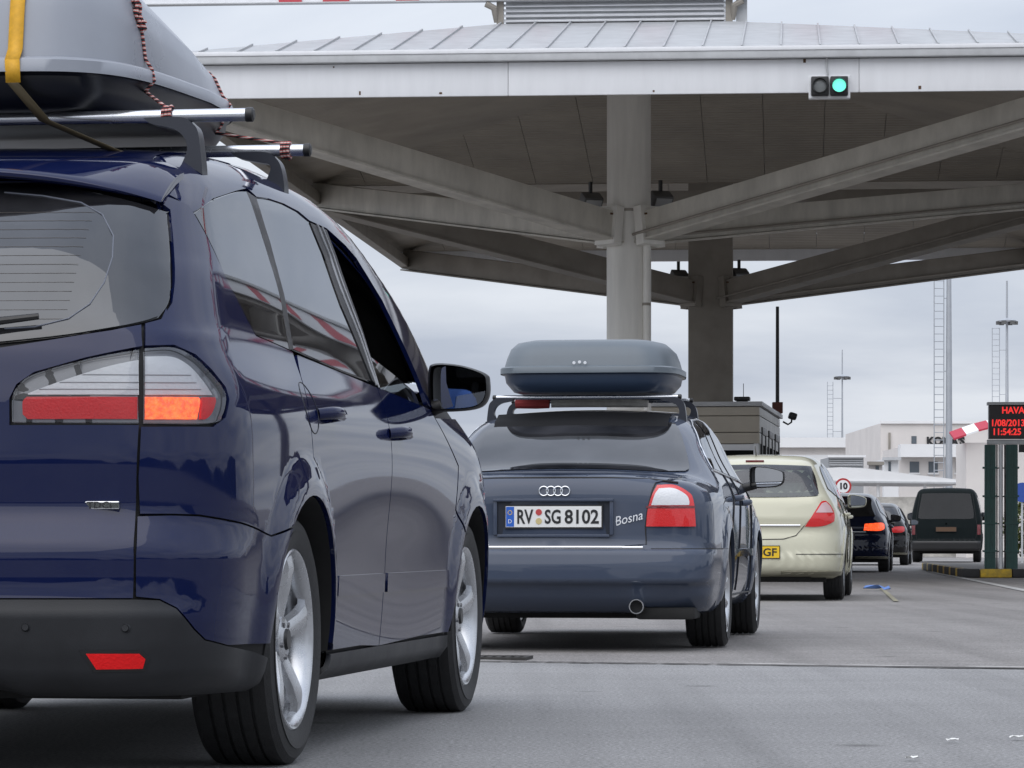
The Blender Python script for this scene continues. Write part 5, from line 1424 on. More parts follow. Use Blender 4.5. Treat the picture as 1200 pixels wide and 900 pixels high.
# ---------------------------------------------------------------- the cars further up the queue
def sym(r): r = [tuple(q) for q in r]; return r + [(-a, b) for a, b in reversed(r) if abs(a) > 1e-6]
def car_root(car, name, label):
    r = empty(name, tuple(car.o), -car.yaw); tag(r, label, 'car'); car.root = r; return r
def arch_lip(car, m, w=.075, off=.003):
    for (wy, wz, wr, _) in car.arches:
        a = np.radians(np.linspace(-8, 188, 30))
        P_ = [(wy + wr * math.cos(t), wz + wr * math.sin(t)) for t in a] + [(wy + (wr + w) * math.cos(t), wz + (wr + w) * math.sin(t)) for t in a[::-1]]
        car.panel('wheel_arch', 'side', P_, m, None, .05, gap=0, off=off, depth=.02, smooth=False)
def pane(car, name, proj, poly, m, border=.03, mirror=True, sharp=35, cell=.06, off=.004):
    w = car.panel(name, proj, poly, m, None, cell, gap=.001, off=off, depth=.003, mirror=mirror, sharp=sharp)
    ring('glass_border', car, proj, rounded(poly, 4, sharp), border, M_FRIT, w[0], off - .0025, mirror)
    return w
def underside(car, y0, y1, hw=.70, z0=.19, axle=None, exh=None):
    MB().box(-hw, hw, y0, y1, z0, z0 + .06).build('floor_pan', M_UNDER, car.root)
    if axle: MB().tube([(-hw, axle, .27), (hw, axle, .27)], .05, 10).build('rear_axle', M_UNDER, car.root, True)

# ---- slate blue saloon
P_SLATE = paint('slate_paint', (.052, .066, .100), .0, .5, dust=.02)
zs = [.15, .30, .45, .60, .75, .86, .94, 1.05, 1.20, 1.35, 1.50]
ys = [0.0, .5, 1.03, 2.0, 3.0, 3.7, 4.2, 4.55]
tab = [[.76, .80, .80, .80, .80, .80, .78, .66],
       [.81, .85, .86, .845, .845, .85, .82, .70],
       [.83, .87, .876, .862, .862, .868, .84, .72],
       [.83, .873, .88, .872, .87, .87, .84, .70],
       [.82, .868, .878, .876, .873, .862, .82, .66],
       [.80, .848, .862, .868, .862, .835, .77, .60],
       [.765, .80, .815, .828, .822, .775, .70, .54],
       [.68, .705, .735, .760, .755, .69, .60, .44],
       [.60, .62, .655, .690, .680, .60, .50, .36],
       [.52, .545, .580, .615, .600, .52, .42, .30],
       [.44, .47, .50, .530, .520, .44, .34, .22]]
tab = [[v * .982 for v in r] for r in tab]
SL = Car(.220, 18.4, 7.6, dict(
    W=Tensor(ys, zs, tab), length=4.55, rbow=.16, rpow=2.4, fbow=.3, crown=.09, kst=.12, krear=.14,
    Rz=Lin([(.10, .20), (.20, .17), (.28, .075), (.345, .030), (.36, .010), (.372, -.026), (.46, -.024), (.535, -.006), (.548, .018), (.575, .036), (.60, .042), (.80, .045), (.90, .052), (.945, .048), (.962, .062), (1.0, .16)], .008),
    Fz=Lin([(.1, 4.45), (.3, 4.54), (.6, 4.53), (.75, 4.45), (1.0, 4.2), (1.8, 4.1)], .03),
    T=Spl([(-.2, .955), (.06, .968), (.2, .962), (.58, .982), (.78, 1.0), (.98, 1.098), (1.18, 1.205), (1.38, 1.288), (1.6, 1.333), (1.9, 1.362), (2.4, 1.377), (2.8, 1.345), (3.15, 1.245), (3.5, 1.07), (3.68, .99), (3.9, .94), (4.2, .87), (4.45, .76), (5.0, .4)]),
    B=Lin([(0, .21), (.5, .19), (4.2, .19), (4.55, .25)], .05),
    arches=[(1.03, .315, .348, .018), (3.69, .315, .345, .018)], axis=(1.2, 3.3), axz=.70))
car_root(SL, 'saloon_car', 'slate blue saloon with a blue-grey roof box and a white number plate')
SLR = ('cyl', .25, 1.35, 1.1)
sl_rw = [(.0, .755), (.45, .77), (.64, .82), (.655, .89), (.60, 1.15), (.545, 1.34), (.48, 1.385), (0, 1.41)]
sl_w = [[(1.18, 1.0), (1.62, .985), (1.70, 1.05), (1.79, 1.25), (1.72, 1.278), (1.55, 1.235), (1.33, 1.13)],
        [(1.74, .983), (2.02, .976), (2.10, 1.26), (2.06, 1.298), (1.88, 1.292)],
        [(2.13, .974), (2.98, .952), (3.30, .955), (3.05, 1.10), (2.78, 1.235), (2.6, 1.28), (2.2, 1.30)]]
sl_ws = sym([(0, 3.66), (.4, 3.62), (.66, 3.50), (.60, 3.15), (.53, 2.82), (0, 2.72)])
SL.shell(P_SLATE, [('side', inset(p, .03)) for p in sl_w] + [('top', inset(sym(sl_rw), .06)), ('top', inset(sl_ws, .05))], -.003, 180, 'body', .04, True)
arch_lip(SL, P_SLATE, .085)
sl_glass = pane(SL, 'rear_window', 'top', sym(sl_rw), M_GLASS, .05, False, 40)
for p, nm in zip(sl_w, ('rear_quarter_window', 'rear_door_window', 'front_door_window')): pane(SL, nm, 'side', p, M_GLASS, .022)
pane(SL, 'windscreen', 'top', sl_ws, M_GLASSL, .05, False, 50)
# bright trim round the side glass
SL.line('window_trim', 'side', [(1.16, .992), (1.7, .975), (2.1, .966), (2.98, .944), (3.33, .947)], M_CHROME, .006)
SL.line('window_trim', 'side', [(1.16, 1.0), (1.32, 1.143), (1.54, 1.248), (1.74, 1.292), (2.1, 1.312), (2.6, 1.293), (2.8, 1.245), (3.07, 1.105), (3.32, .96)], M_CHROME, .006)
# pieces of the tail
def SP(proj, *a): return [tuple(p) for p in SL.poly(proj, [('p', x, y) for x, y in a])]
zb_top, zb_low = .548, .205
lid_r = SP('rear', (757, 638), (756, 617), (758, 600), (764, 575), (768, 566))
lid = sym([(0, .556), (.30, .556)] + [(a, max(b, .556)) for a, b in lid_r] + [(.66, .93), (.5, .945), (0, .957)])
boot, = SL.panel('boot_lid', 'rear', lid, P_SLATE, None, .035, mirror=False, smooth=False, off=.003, gap=.002)
SL.line('panel_gap', 'rear', [lid_r[0], lid_r[1], lid_r[2], lid_r[3], lid_r[4]], M_INK, .0045)
SL.line('panel_gap', 'top', [(.60, .17), (.64, .3), (.64, .52)], M_INK, .004)
# lip along the boot edge
SL.line('boot_lip', 'rear', [(0, .952), (.3, .950), (.5, .944), (.64, .928)], P_SLATE, .012, off=.004)
SL.line('painted_lip_shadow', 'rear', [(0, .932), (.3, .930), (.5, .924), (.655, .905)], M_INK, .006, off=-.001)  # dark bead paints the shade under the boot lip
q_arch = [(SL.arches[0][0] + .40 * math.cos(t), SL.arches[0][1] + .40 * math.sin(t)) for t in np.radians(np.linspace(190, 140, 8))]
qd = [tuple(p) for p in SL.dom(SLR, SL.cast('side', np.array(q_arch)))]
bc_ = [tuple(p) for p in SL.dom(SLR, SL.cast('rear', np.array([(.0, .215), (.0, .545)])))]
SLC = ('cyl', 0.0, 1.35, 1.1)
qd = [tuple(p) for p in SL.dom(SLC, SL.cast('side', np.array(q_arch)))]; bc_ = [(0.0, .215), (0.0, .545)]
bump_poly = [bc_[1]] + [(a, .545) for a in np.linspace(bc_[1][0] + .1, qd[-1][0] - .1, 10)] + [(qd[-1][0] - .02, .56)] + qd[::-1] + [(qd[0][0] - .06, .235)] + [(a, .215) for a in np.linspace(qd[0][0] - .15, bc_[0][0] + .1, 8)] + [bc_[0]]
SL.panel('rear_bumper', SLC, bump_poly + [(-a, b) for a, b in reversed(bump_poly[1:-1])], P_SLATE, None, .03, smooth=False, off=.003, gap=0, mirror=False)
SL.line('bumper_gap', SLC, [(a, .549) for a in np.linspace(SP(SLC, (762, 640))[0][0], qd[-1][0], 8)], M_INK, .0035)
SL.line('chrome_strip', 'rear', [(0, .552), (.3, .552), (.475, .552)], M_CHROME, .0085, off=.006)
def slamp(name, pix, m, off, parent=None): return SL.panel(name, SLR, SP(SLR, *pix), m, parent, .03, gap=0, off=off, depth=.01, sharp=40)
tl_ = slamp('tail_lamp', ((757, 617), (759, 597), (764, 580), (770, 569), (790, 569), (806, 577), (812, 586), (815, 617)), M_REDL, .006)
slamp('clear_lens', ((763, 592), (767, 580), (772, 573), (789, 573), (803, 580), (807, 587), (807, 592)), M_WHITEL, .009, tl_[0])
slamp('lens_divider', ((757, 593), (814, 593), (814, 595.5), (757, 595.5)), M_REDDARK, .0085, tl_[0])
# plate recess, plate, emblem and script
rec = SP('rear', (581, 587), (717, 587), (717, 615), (711, 627), (588, 627), (581, 615))
rec_x0, rec_x1 = rec[0][0], rec[1][0]; zt_, zm_ = rec[0][1], rec[4][1]; yb = .050
MB().box(rec_x0, rec_x1, yb - .003, yb + .012, zm_, zt_).build('plate_recess', mat('recess_dark', (.016, .021, .034), .4, .2), boot)
MB().box(rec_x0 - .012, rec_x1 + .012, yb - .030, yb + .01, zt_ - .004, zt_ + .012, None, .005).build('recess_top', P_SLATE, boot, True, 50)
MB().box(rec_x0 + .01, rec_x1 - .01, yb - .022, yb + .01, zm_ - .012, zm_ + .004, None, .005).build('recess_edge', P_SLATE, boot, True, 50)
for sx_ in (rec_x0, rec_x1): MB().box(sx_ - .010, sx_ + .010, yb - .022, yb + .01, zm_, zt_, None, .005).build('recess_side', P_SLATE, boot, True, 50)
pc = SL.px([(649, 605.5)])[0][0]
pl = plate(SL, (pc[0], yb - .014, pc[2]), .515, .112, [('RV', -.152, .086, .077), ('SG', -.004, .086, .077), ('8102', .152, .184, .077)], M_PLATEW, True, 0, boot)
for zz, m_ in ((.024, mat('seal_red', (.45, .05, .05), .5)), (-.024, mat('seal_gold', (.55, .45, .22), .5))):
    MB().lathe([(-.0095, 0.), (-.0095, .017), (-.0072, .017)], 18, axis='y', c=(pc[0] - .079, yb - .014, pc[2] + zz), closed=False).build('plate_seal', m_, pl)
star = MB()
for k in range(10):
    t = 2 * math.pi * k / 10; star.lathe([(-.0100, 0.), (-.0100, .0026), (-.0085, .0026)], 6, axis='y', c=(pc[0] - .2345 + .011 * math.cos(t), yb - .014, pc[2] + .022 + .011 * math.sin(t)), closed=False)
star.build('plate_stars', M_PLATEY, pl)
text_mesh('D', .030, M_PLATEW, 'lettering', pl, Matrix.Translation((pc[0] - .2345, yb - .0235, pc[2] - .026)) @ FACE, .0008)
rc = SL.px([(650, 575.5)])[0][0]
for k in range(4):
    v = []; n_ = 28; R1, r1 = .0245, .0042; cx_ = rc[0] + (k - 1.5) * .0385
    m_ = MB(); m_.tube([(cx_ + R1 * math.cos(t), rc[1] - .010, rc[2] + R1 * math.sin(t)) for t in np.linspace(0, 2 * math.pi, 29)], r1, 8, False); m_.build('emblem_ring', M_CHROME, boot, True)
sc_ = SL.px([(736, 608)])[0][0]
text_mesh('Bosna', .070, mat('script_white', (.70, .72, .75), .4), 'script_lettering', boot, Matrix.Translation((sc_[0], sc_[1] - .008, sc_[2])) @ Matrix.Rotation(math.radians(-14), 4, 'Y') @ FACE, .0012, .35, .92)
# black visor above the rear glass
vis = []
for yy, off_ in ((1.26, .0), (1.30, .020), (1.46, .026), (1.54, .004)):
    xs_ = np.linspace(-.50, .50, 21); h = SL.cast('top', np.stack([xs_, np.full(21, yy) + .04 * (np.abs(xs_) / .5) ** 3], 1)); vis.append([(p[0], p[1], p[2] + off_) for p in h])
V = [p for r in vis for p in r]; MB().add(V, [(i * 21 + j, i * 21 + j + 1, (i + 1) * 21 + j + 1, (i + 1) * 21 + j) for i in range(3) for j in range(20)]).build('glass_visor', mat('visor_black', (.006, .006, .007), .6, spec=.15), SL.root, True, 50)
# doors: gaps, handles, rub strip
SL.line('panel_gap', 'side', [(1.70, .975), (1.56, .80), (1.45, .60), (1.40, .45)], M_INK, .004)
SL.line('panel_gap', 'side', [(2.11, .965), (2.13, .70), (2.10, .30)], M_INK, .004)
SL.line('panel_gap', 'side', [(3.25, .93), (3.28, .70), (3.22, .30)], M_INK, .004)
SL.line('panel_gap', 'side', [(1.40, .275), (3.3, .275)], M_INK, .005)
SL.panel('rub_strip', 'side', [(1.45, .50), (2.10, .50), (2.10, .545), (1.46, .545)], P_SLATE, None, .08, gap=0, off=.010, smooth=False)
SL.panel('rub_strip', 'side', [(2.14, .50), (3.26, .50), (3.27, .545), (2.14, .545)], P_SLATE, None, .08, gap=0, off=.010, smooth=False)
handle(SL, 1.72, .84, P_SLATE, .18); handle(SL, 2.35, .82, P_SLATE, .18)
wheel_wells(SL, depth=.3)
for (xx, yy) in ((.752, 1.03), (-.752, 1.03), (.752, 3.69), (-.752, 3.69)): wheel(SL, xx, yy, .315, .232, .225, (9, 'thin'), n=48)
mirror(SL, (.86, 3.02, .985), (.21, .135, .12), M_BLACK)
for (x_, y_) in ((.38, 2.0), (-.38, 2.0)): seat(SL, x_, y_, .34, .50)
for x_ in (.36, -.36): seat(SL, x_, 1.25, .34, .46, .70, 14, False)
underside(SL, .45, 4.2, .72, .17, 1.03)
ex = SL.px([(750, 712)])[0][0]
e_ = MB(); e_.lathe([(-.03, .034), (-.03, .040), (.30, .040), (.30, .034)], 22, axis='y', c=(ex[0], -.015, .243)); e_.build('tailpipe', M_CHROME, SL.root, True, 40)
MB().lathe([(.0, .0), (.0, .034)], 22, axis='y', c=(ex[0], .01, .243), closed=False).build('tailpipe_bore', M_SHELL, SL.root)
MB().box(ex[0] - .02, ex[0] + .30, .14, .50, .17, .235, None, .02).build('silencer', M_UNDER, SL.root, True, 50)
roof_bars(SL, (1.62, 2.45), (1.425, 1.435), (.53, .53), foot_x=.52, r=.013)

# ---- pale gold hatchback
P_GOLD = paint('gold_paint', (.58, .565, .44), .15, .42, dust=.05)
zs = [.15, .30, .50, .70, .85, .95, 1.05, 1.20, 1.35, 1.50]
ys = [0.0, .5, .9, 1.8, 2.6, 3.3, 3.8, 4.25]
tab = [[.74, .80, .82, .82, .82, .81, .78, .64],
       [.80, .845, .862, .855, .855, .85, .82, .70],
       [.82, .865, .876, .868, .868, .865, .84, .72],
       [.815, .862, .876, .874, .872, .862, .82, .66],
       [.79, .838, .858, .866, .860, .83, .76, .58],
       [.755, .795, .82, .835, .825, .775, .68, .50],
       [.70, .735, .77, .79, .780, .70, .60, .42],
       [.615, .655, .69, .715, .70, .60, .50, .34],
       [.54, .575, .61, .635, .615, .51, .41, .26],
       [.46, .49, .52, .54, .52, .42, .32, .18]]
hatch = dict(W=Tensor(ys, zs, tab), length=4.25, rbow=.16, rpow=2.5, fbow=.3, crown=.07, kst=.12, krear=.20,
    Rz=Lin([(.10, .20), (.20, .10), (.27, .03), (.33, .008), (.44, .0), (.455, .012), (.56, .02), (.62, .03), (.68, .045), (.80, .035), (.95, .06), (1.02, .085), (1.15, .17), (1.30, .27), (1.38, .33), (1.5, .50)], .012),
    Fz=Lin([(.1, 4.15), (.3, 4.24), (.6, 4.23), (.75, 4.15), (1.0, 3.9), (1.8, 3.8)], .03),
    T=Spl([(-.1, 1.39), (.25, 1.40), (.5, 1.425), (.9, 1.448), (1.4, 1.462), (1.9, 1.45), (2.3, 1.40), (2.7, 1.27), (3.1, 1.06), (3.28, .98), (3.5, .93), (3.8, .86), (4.1, .74), (4.7, .4)]),
    B=Lin([(0, .27), (.5, .20), (3.9, .19), (4.25, .24)], .05),
    arches=[(.80, .31, .345, .016), (3.41, .31, .342, .016)], axis=(1.0, 3.0), axz=.75)
def hatchback(pose, spec, m_paint, name, label, glass_m, lit=False, plate_m=None, text=None, wheels=(5, 'wide'), detail=True, n=40, lamp='tri'):
    c = Car(*pose, spec); car_root(c, name, label)
    rw_ = sym([(0, 1.01), (.4, 1.012), (.60, 1.022), (.635, 1.05), (.60, 1.20), (.555, 1.305), (.50, 1.322), (0, 1.335)])
    sw = [[(.55, 1.10), (.95, 1.03), (1.02, 1.06), (1.12, 1.30), (.95, 1.335), (.72, 1.27)],
          [(1.02, 1.02), (1.72, .985), (1.80, 1.37), (1.5, 1.375), (1.18, 1.345)],
          [(1.80, .982), (2.62, .955), (2.95, .958), (2.70, 1.12), (2.45, 1.27), (2.28, 1.33), (1.87, 1.37)]]
    ws_ = sym([(0, 3.24), (.4, 3.20), (.65, 3.05), (.60, 2.75), (.53, 2.42), (0, 2.32)])
    c.shell(m_paint, [('side', inset(p, .03)) for p in sw] + [('rear', inset(rw_, .05)), ('top', inset(ws_, .05))], -.003, 150, 'body', .04, True)
    arch_lip(c, m_paint, .08)
    g_ = pane(c, 'rear_window', 'rear', rw_, glass_m, .045, False, 40)
    for p, nm in zip(sw, ('rear_quarter_window', 'rear_door_window', 'front_door_window')): pane(c, nm, 'side', p, M_GLASS, .022)
    pane(c, 'windscreen', 'top', ws_, M_GLASSL, .05, False, 50)
    CD = ('cyl', .25, 1.15, 1.0)
    lid = sym([(0, .60), (.30, .605), (.42, .64), (.50, .735), (.56, .80), (.64, .90), (.665, .99), (.66, 1.02), (0, 1.0)])
    c.panel('tailgate', 'rear', lid, m_paint, None, .04, mirror=False, sharp=50, off=.003)
    c.line('panel_gap', 'rear', [(0, .598), (.30, .603), (.42, .638), (.50, .735)], M_INK, .0045)
    c.line('chrome_strip', 'rear', [(0, .735), (.25, .735), (.46, .735)], M_CHROME, .010, off=.008)
    lp = [(.505, .725), (.60, .722), (.70, .735), (.755, .775), (.76, .85), (.735, .93), (.70, .975), (.655, .96), (.60, .87)] if lamp == 'tri' else [(.42, .76), (.70, .755), (.76, .79), (.765, .87), (.72, .90), (.44, .88)]
    d_ = [tuple(p) for p in c.dom(CD, c.cast('rear', np.array([(min(a, .70), b) for a, b in lp])))]
    d_ = [(q[0] + max(0, a - .70) * 1.7, q[1]) for q, (a, b) in zip(d_, lp)]
    tl = c.panel('tail_lamp', CD, d_, M_BRAKEON if lit else M_REDL, None, .04, gap=0, off=.006, sharp=50)
    zc_ = .86
    if lamp == 'tri':
        up_ = [p for p in inset(d_, .012)]; cut = clip_cell([tuple(p) for p in up_], -9, 9, zc_, 9)
        c.panel('clear_lens', CD, cut, mat('lens_pink', (.60, .42, .44), .25, coat=1.0), tl[0], .04, gap=0, off=.009, smooth=False)
    c.line('bumper_crease', CD, [(a, .455) for a in np.linspace(.15, .78, 8)], M_INK, .004)
    b_ = MB().box(-.09, .09, -.012, .012, -.009, .009, Matrix.Translation((0, c.cast('rear', np.array([[0, 1.372]]))[0][1] - .012, 1.372)), .004); b_.build('high_brake_lamp', M_REDDARK, c.root)
    yy = c.cast('rear', np.array([[0, .49]]))[0][1]
    if plate_m: plate(c, (0, yy - .012, .475 if lamp == 'tri' else .66), .52, .112, text or [], plate_m, text is not None, 0)
    c.panel('bumper_underside', CD, [(.02, .245), (.75, .245), (.80, .285), (.02, .285)], mat('bumper_base', (.20, .19, .14), .5), None, .05, gap=0, off=.004, smooth=False)
    for pts in ([(1.0, 1.02), (.95, .85), (1.05, .60), (1.15, .35)], [(1.79, .975), (1.81, .70), (1.78, .30)], [(2.90, .93), (2.95, .70), (2.92, .30)]): c.line('panel_gap', 'side', pts, M_INK, .004)
    handle(c, 1.2, .85, m_paint, .17); handle(c, 2.0, .83, m_paint, .17)
    wheel_wells(c, depth=.28)
    for (xx, yy_) in ((.765, .80), (-.765, .80), (.765, 3.41), (-.765, 3.41)): wheel(c, xx, yy_, .312, .205, .205, wheels, n=n)
    mirror(c, (.85, 2.75, 1.0), (.19, .14, .11), m_paint if detail else M_BLACK)
    for (x_, y_) in ((.38, 1.75), (-.38, 1.75), (.4, .95), (-.4, .95)): seat(c, x_, y_, .36, .56)
    underside(c, .35, 3.8, .70, .18, .80)
    MB().box(-.55, .55, .28, .50, .19, .27, None, .02).build('silencer', M_UNDER, c.root)
    return c
HG = hatchback((2.345, 33.6, 7.2), hatch, P_GOLD, 'hatchback_car', 'pale gold hatchback with a yellow number plate, next ahead of the slate saloon', M_GLASSH, False, M_PLATEY, [('-GF', .150, .17, .078)])
MB().tube([(0, .62, 1.43), (0, .45, 1.52)], [.006, .003], 6).build('aerial', M_BLACK, HG.root)
h2 = dict(hatch); h2['T'] = Spl([(a, b + .0) for a, b in zip(hatch['T'].k, hatch['T'].v)])
P_DBLUE = paint('dark_blue_paint', (.004, .008, .030), .0, .4, dust=.015)
P_BLK = paint('black_paint', (.004, .004, .005), .0, .4, dust=.01)
NB = hatchback((5.95, 62.5, 7.6), h2, P_DBLUE, 'hatchback_car', 'dark blue hatchback with a brake light glowing red, ahead of the gold hatchback', M_GLASS, True, mat('plate_dim', (.10, .10, .11), .5), None, detail=False, n=24, lamp='box')
BK = hatchback((8.25, 79.5, 8.2), h2, P_BLK, 'hatchback_car', 'small black hatchback in the queue beside the dark van', M_GLASS, False, mat('plate_dim', (.10, .10, .11), .5), None, detail=False, n=24, lamp='box')

# ---- dark van
P_VAN = paint('van_paint', (.004, .008, .009), .0, .6, dust=.008)
P_VAN.node_tree.nodes['Principled BSDF'].inputs['Coat Weight'].default_value = .0; P_VAN.node_tree.nodes['Principled BSDF'].inputs['Specular IOR Level'].default_value = .12
zs = [.2, .5, .9, 1.1, 1.5, 1.8, 2.0]
ys = [0.0, 1.0, 2.5, 3.8, 4.3, 4.8]
tab = [[.86, .88, .88, .88, .86, .74], [.90, .915, .92, .915, .90, .80], [.905, .92, .92, .915, .89, .78], [.90, .915, .915, .90, .84, .70], [.82, .85, .85, .82, .70, .55], [.74, .77, .775, .73, .60, .45], [.69, .72, .725, .68, .55, .40]]
VN = Car(11.27, 89.5, 8.0, dict(W=Tensor(ys, zs, tab), length=4.8, rbow=.05, rpow=2.5, fbow=.2, crown=.06, kst=.14, krear=.12,
    Rz=Lin([(.1, .10), (.25, .03), (.35, .0), (.55, .0), (.57, .03), (.9, .04), (1.1, .06), (1.9, .20), (2.1, .30)], .012),
    Fz=Lin([(.1, 4.7), (.3, 4.8), (.7, 4.78), (1.0, 4.5), (2.2, 4.2)], .03),
    T=Spl([(0, 1.93), (.5, 1.945), (1.5, 1.955), (2.8, 1.95), (3.3, 1.90), (3.7, 1.70), (4.1, 1.32), (4.3, 1.15), (4.8, .92), (5.2, .7)]),
    B=Lin([(0, .30), (4.8, .28)], .05), arches=[(.95, .32, .37, .01), (3.85, .32, .37, .01)], axis=(1.2, 3.4), axz=1.0))
r_ = car_root(VN, 'van', 'dark green-black panel van seen from behind, beside the green gate post'); r_['category'] = 'van'
v_rw = sym([(0, 1.13), (.60, 1.13), (.72, 1.16), (.70, 1.35), (.63, 1.74), (.57, 1.79), (0, 1.80)])
v_sw = [[(.5, 1.20), (1.5, 1.20), (1.5, 1.70), (.62, 1.70)], [(1.62, 1.20), (2.7, 1.20), (2.7, 1.70), (1.62, 1.70)], [(2.82, 1.18), (3.85, 1.14), (3.45, 1.55), (3.15, 1.70), (2.82, 1.70)]]
VN.shell(P_VAN, [('side', inset(p, .03)) for p in v_sw] + [('rear', inset(v_rw, .06))], -.003, 120, 'body', .04, True)
arch_lip(VN, P_VAN); pane(VN, 'rear_window', 'rear', v_rw, M_GLASSV, .05, False, 40)
for p in v_sw: pane(VN, 'side_window', 'side', p, M_GLASSV, .03)
VN.line('panel_gap', 'rear', [(0, .60), (.76, .60), (.80, .9), (.76, 1.2), (.68, 1.78)], M_INK, .006)
VN.panel('tail_lamp', 'rear', [(.80, .72), (.885, .72), (.885, .98), (.80, .98)], M_REDDARK, None, .05, gap=0, off=.006, smooth=False)
VN.panel('rear_bumper', 'rear', sym([(0, .31), (.86, .31), (.88, .36), (.88, .55), (0, .55)]), M_BLACK, None, .06, mirror=False, smooth=False, off=.02)
plate(VN, (0, .005, .86), .52, .112, [], mat('plate_brown', (.10, .055, .03), .5), False)
wheel_wells(VN, depth=.28)
for (xx, yy_) in ((.79, .95), (-.79, .95), (.79, 3.85), (-.79, 3.85)): wheel(VN, xx, yy_, .32, .20, .205, (5, 'wide'), n=24)
mirror(VN, (.90, 3.75, 1.22), (.20, .22, .11), M_BLACK)
underside(VN, .4, 4.3, .75, .25, .95)
for x_ in (.4, -.4): seat(VN, x_, 2.6, .75, .6)

# ---------------------------------------------------------------- roof boxes
def roof_box(name, car, label, cx, y0, y1, zf0, zf1, hw, hh_lid, hh_bot, m_lid, m_bot, round_=3.2, nose=.35, nu=96, wedge=True):
    """Lid, flange and base lofted from closed plan outlines; its own thing, resting on the bars."""
    o = empty(name, tuple(car.o + car.R @ np.array([cx, (y0 + y1) / 2, 0])), -car.yaw); tag(o, label, 'roof box', 'roof boxes')
    Lh = (y1 - y0) / 2
    def ringp(sx, sy, dz, yshift=0.0):
        out = []
        for k in range(nu):
            t = 2 * math.pi * k / nu; c_, s_ = math.cos(t), math.sin(t); p = 2 / round_
            x = hw * sx * math.copysign(abs(c_) ** p, c_); y = Lh * sy * math.copysign(abs(s_) ** p, s_)
            u_ = (y + Lh) / (2 * Lh); taper = 1 - nose * max(0, (u_ - .45) / .55) ** 2.0
            z = zf0 + (zf1 - zf0) * u_
            out.append((x * taper, y + yshift, z + dz * ((1 - .90 * u_ ** .85 if dz > .05 else 1) if wedge else (1 - .45 * max(0, (u_ - .35) / .65) ** 1.6))))
        return out
    def loft(nm, rings, m, cap0=False, cap1=True):
        V = [p for r in rings for p in r]; Fs = []
        for i in range(len(rings) - 1):
            for k in range(nu): Fs.append((i * nu + k, i * nu + (k + 1) % nu, (i + 1) * nu + (k + 1) % nu, (i + 1) * nu + k))
        if cap1: Fs.append(tuple(range((len(rings) - 1) * nu, len(rings) * nu)))
        if cap0: Fs.append(tuple(reversed(range(nu))))
        return MB().add(V, Fs).build(nm, m, o, True, 55)
    lid = loft('lid', [ringp(1.0, 1.0, -.002), ringp(1.0, 1.0, .030), ringp(.985, .992, .036), ringp(.955, .975, .040), ringp(.93, .955, hh_lid * .45), ringp(.89, .925, hh_lid * .72), ringp(.82, .87, hh_lid * .90), ringp(.68, .76, hh_lid * .985), ringp(.40, .5, hh_lid * 1.01), ringp(.1, .15, hh_lid * 1.02)], m_lid)
    loft('base', [ringp(.985, .99, -.003), ringp(.955, .97, -.010), ringp(.94, .96, -hh_bot * .45), ringp(.86, .90, -hh_bot * .9), ringp(.78, .84, -hh_bot), ringp(.3, .3, -hh_bot)], m_bot)
    return o, ringp
M_BOXGREY = mat('box_grey', (.265, .282, .32), .30, var=.08, var_scale=3, bump=.05, bump_scale=350, rvar=.08)
M_BOXDARK = mat('box_base_dark', (.012, .013, .016), .38)
M_BOXBLUE = mat('box_bluegrey', (.115, .138, .160), .42, var=.10, var_scale=3, rvar=.06)
M_BOXNAVY = mat('box_base_navy', (.035, .055, .095), .32)
BX1 = (.74, 2.86, 1.835, 1.925, .195)                              # y0, y1, flange height at tail and nose, strap x
ROPE1 = (.42, .56); ROPE2 = (1.42, .66)
bx1, ring1 = roof_box('roof_box', MV, 'light grey roof box strapped on the dark blue people carrier', 0.0, BX1[0], BX1[1], BX1[2], BX1[3], .475, .40, .095, M_BOXGREY, M_BOXDARK, 5.0, .40)
bx2, ring2 = roof_box('roof_box', SL, 'blue-grey roof box on the slate saloon', -.0, 1.42, 3.15, 1.560, 1.578, .525, .20, .115, M_BOXBLUE, M_BOXNAVY, 6.0, .30, wedge=False)
# white maker's mark on the tail of the saloon's box
lg_ = [o for o in bx2.children if o.name.startswith('lid')][0]
for k in range(3):
    MB().lathe([(-.004, 0.), (-.004, .009), (.004, .009)], 12, axis='y', c=((k - 1) * .032 - .02, -.866, 1.615 + (.004 if k == 1 else 0)), closed=False).build('lid_mark', mat('mark_white', (.7, .72, .75), .4), lg_)
# cargo between the saloon's roof and its box
cg = empty('luggage_bundle', tuple(SL.o + SL.R @ np.array([-.02, 1.80, 1.362])), -SL.yaw); tag(cg, 'red and pale rolled bundle tied under the box on the slate saloon', 'luggage')
MB().tube([(-.42, 0, .035), (-.30, 0, .04), (-.22, 0, .035)], [.03, .038, .03], 10).build('red_roll', mat('bundle_red', (.42, .06, .06), .8), cg, True)
MB().tube([(-.21, 0, .035), (0, .01, .04), (.25, 0, .038), (.36, 0, .03)], [.026, .03, .03, .022], 10).build('pale_roll', mat('bundle_pale', (.62, .60, .55), .8, var=.2, var_scale=20), cg, True)

# pale cushion on the parcel shelf of the gold hatchback
cu_ = empty('cushion', tuple(HG.o + HG.R @ np.array([.28, .62, 1.02])), -HG.yaw); tag(cu_, 'pale cushion behind the rear window of the gold hatchback', 'cushion')
MB().box(-.21, .21, -.10, .10, .0, .15, None, .06).build('cover', mat('cushion_pale', (.78, .80, .72), .9, var=.2, var_scale=8), cu_, True, 60)
MB().box(-.55, .25, -.22, .25, -.03, -.005).build('tray', M_SEAT, cu_)
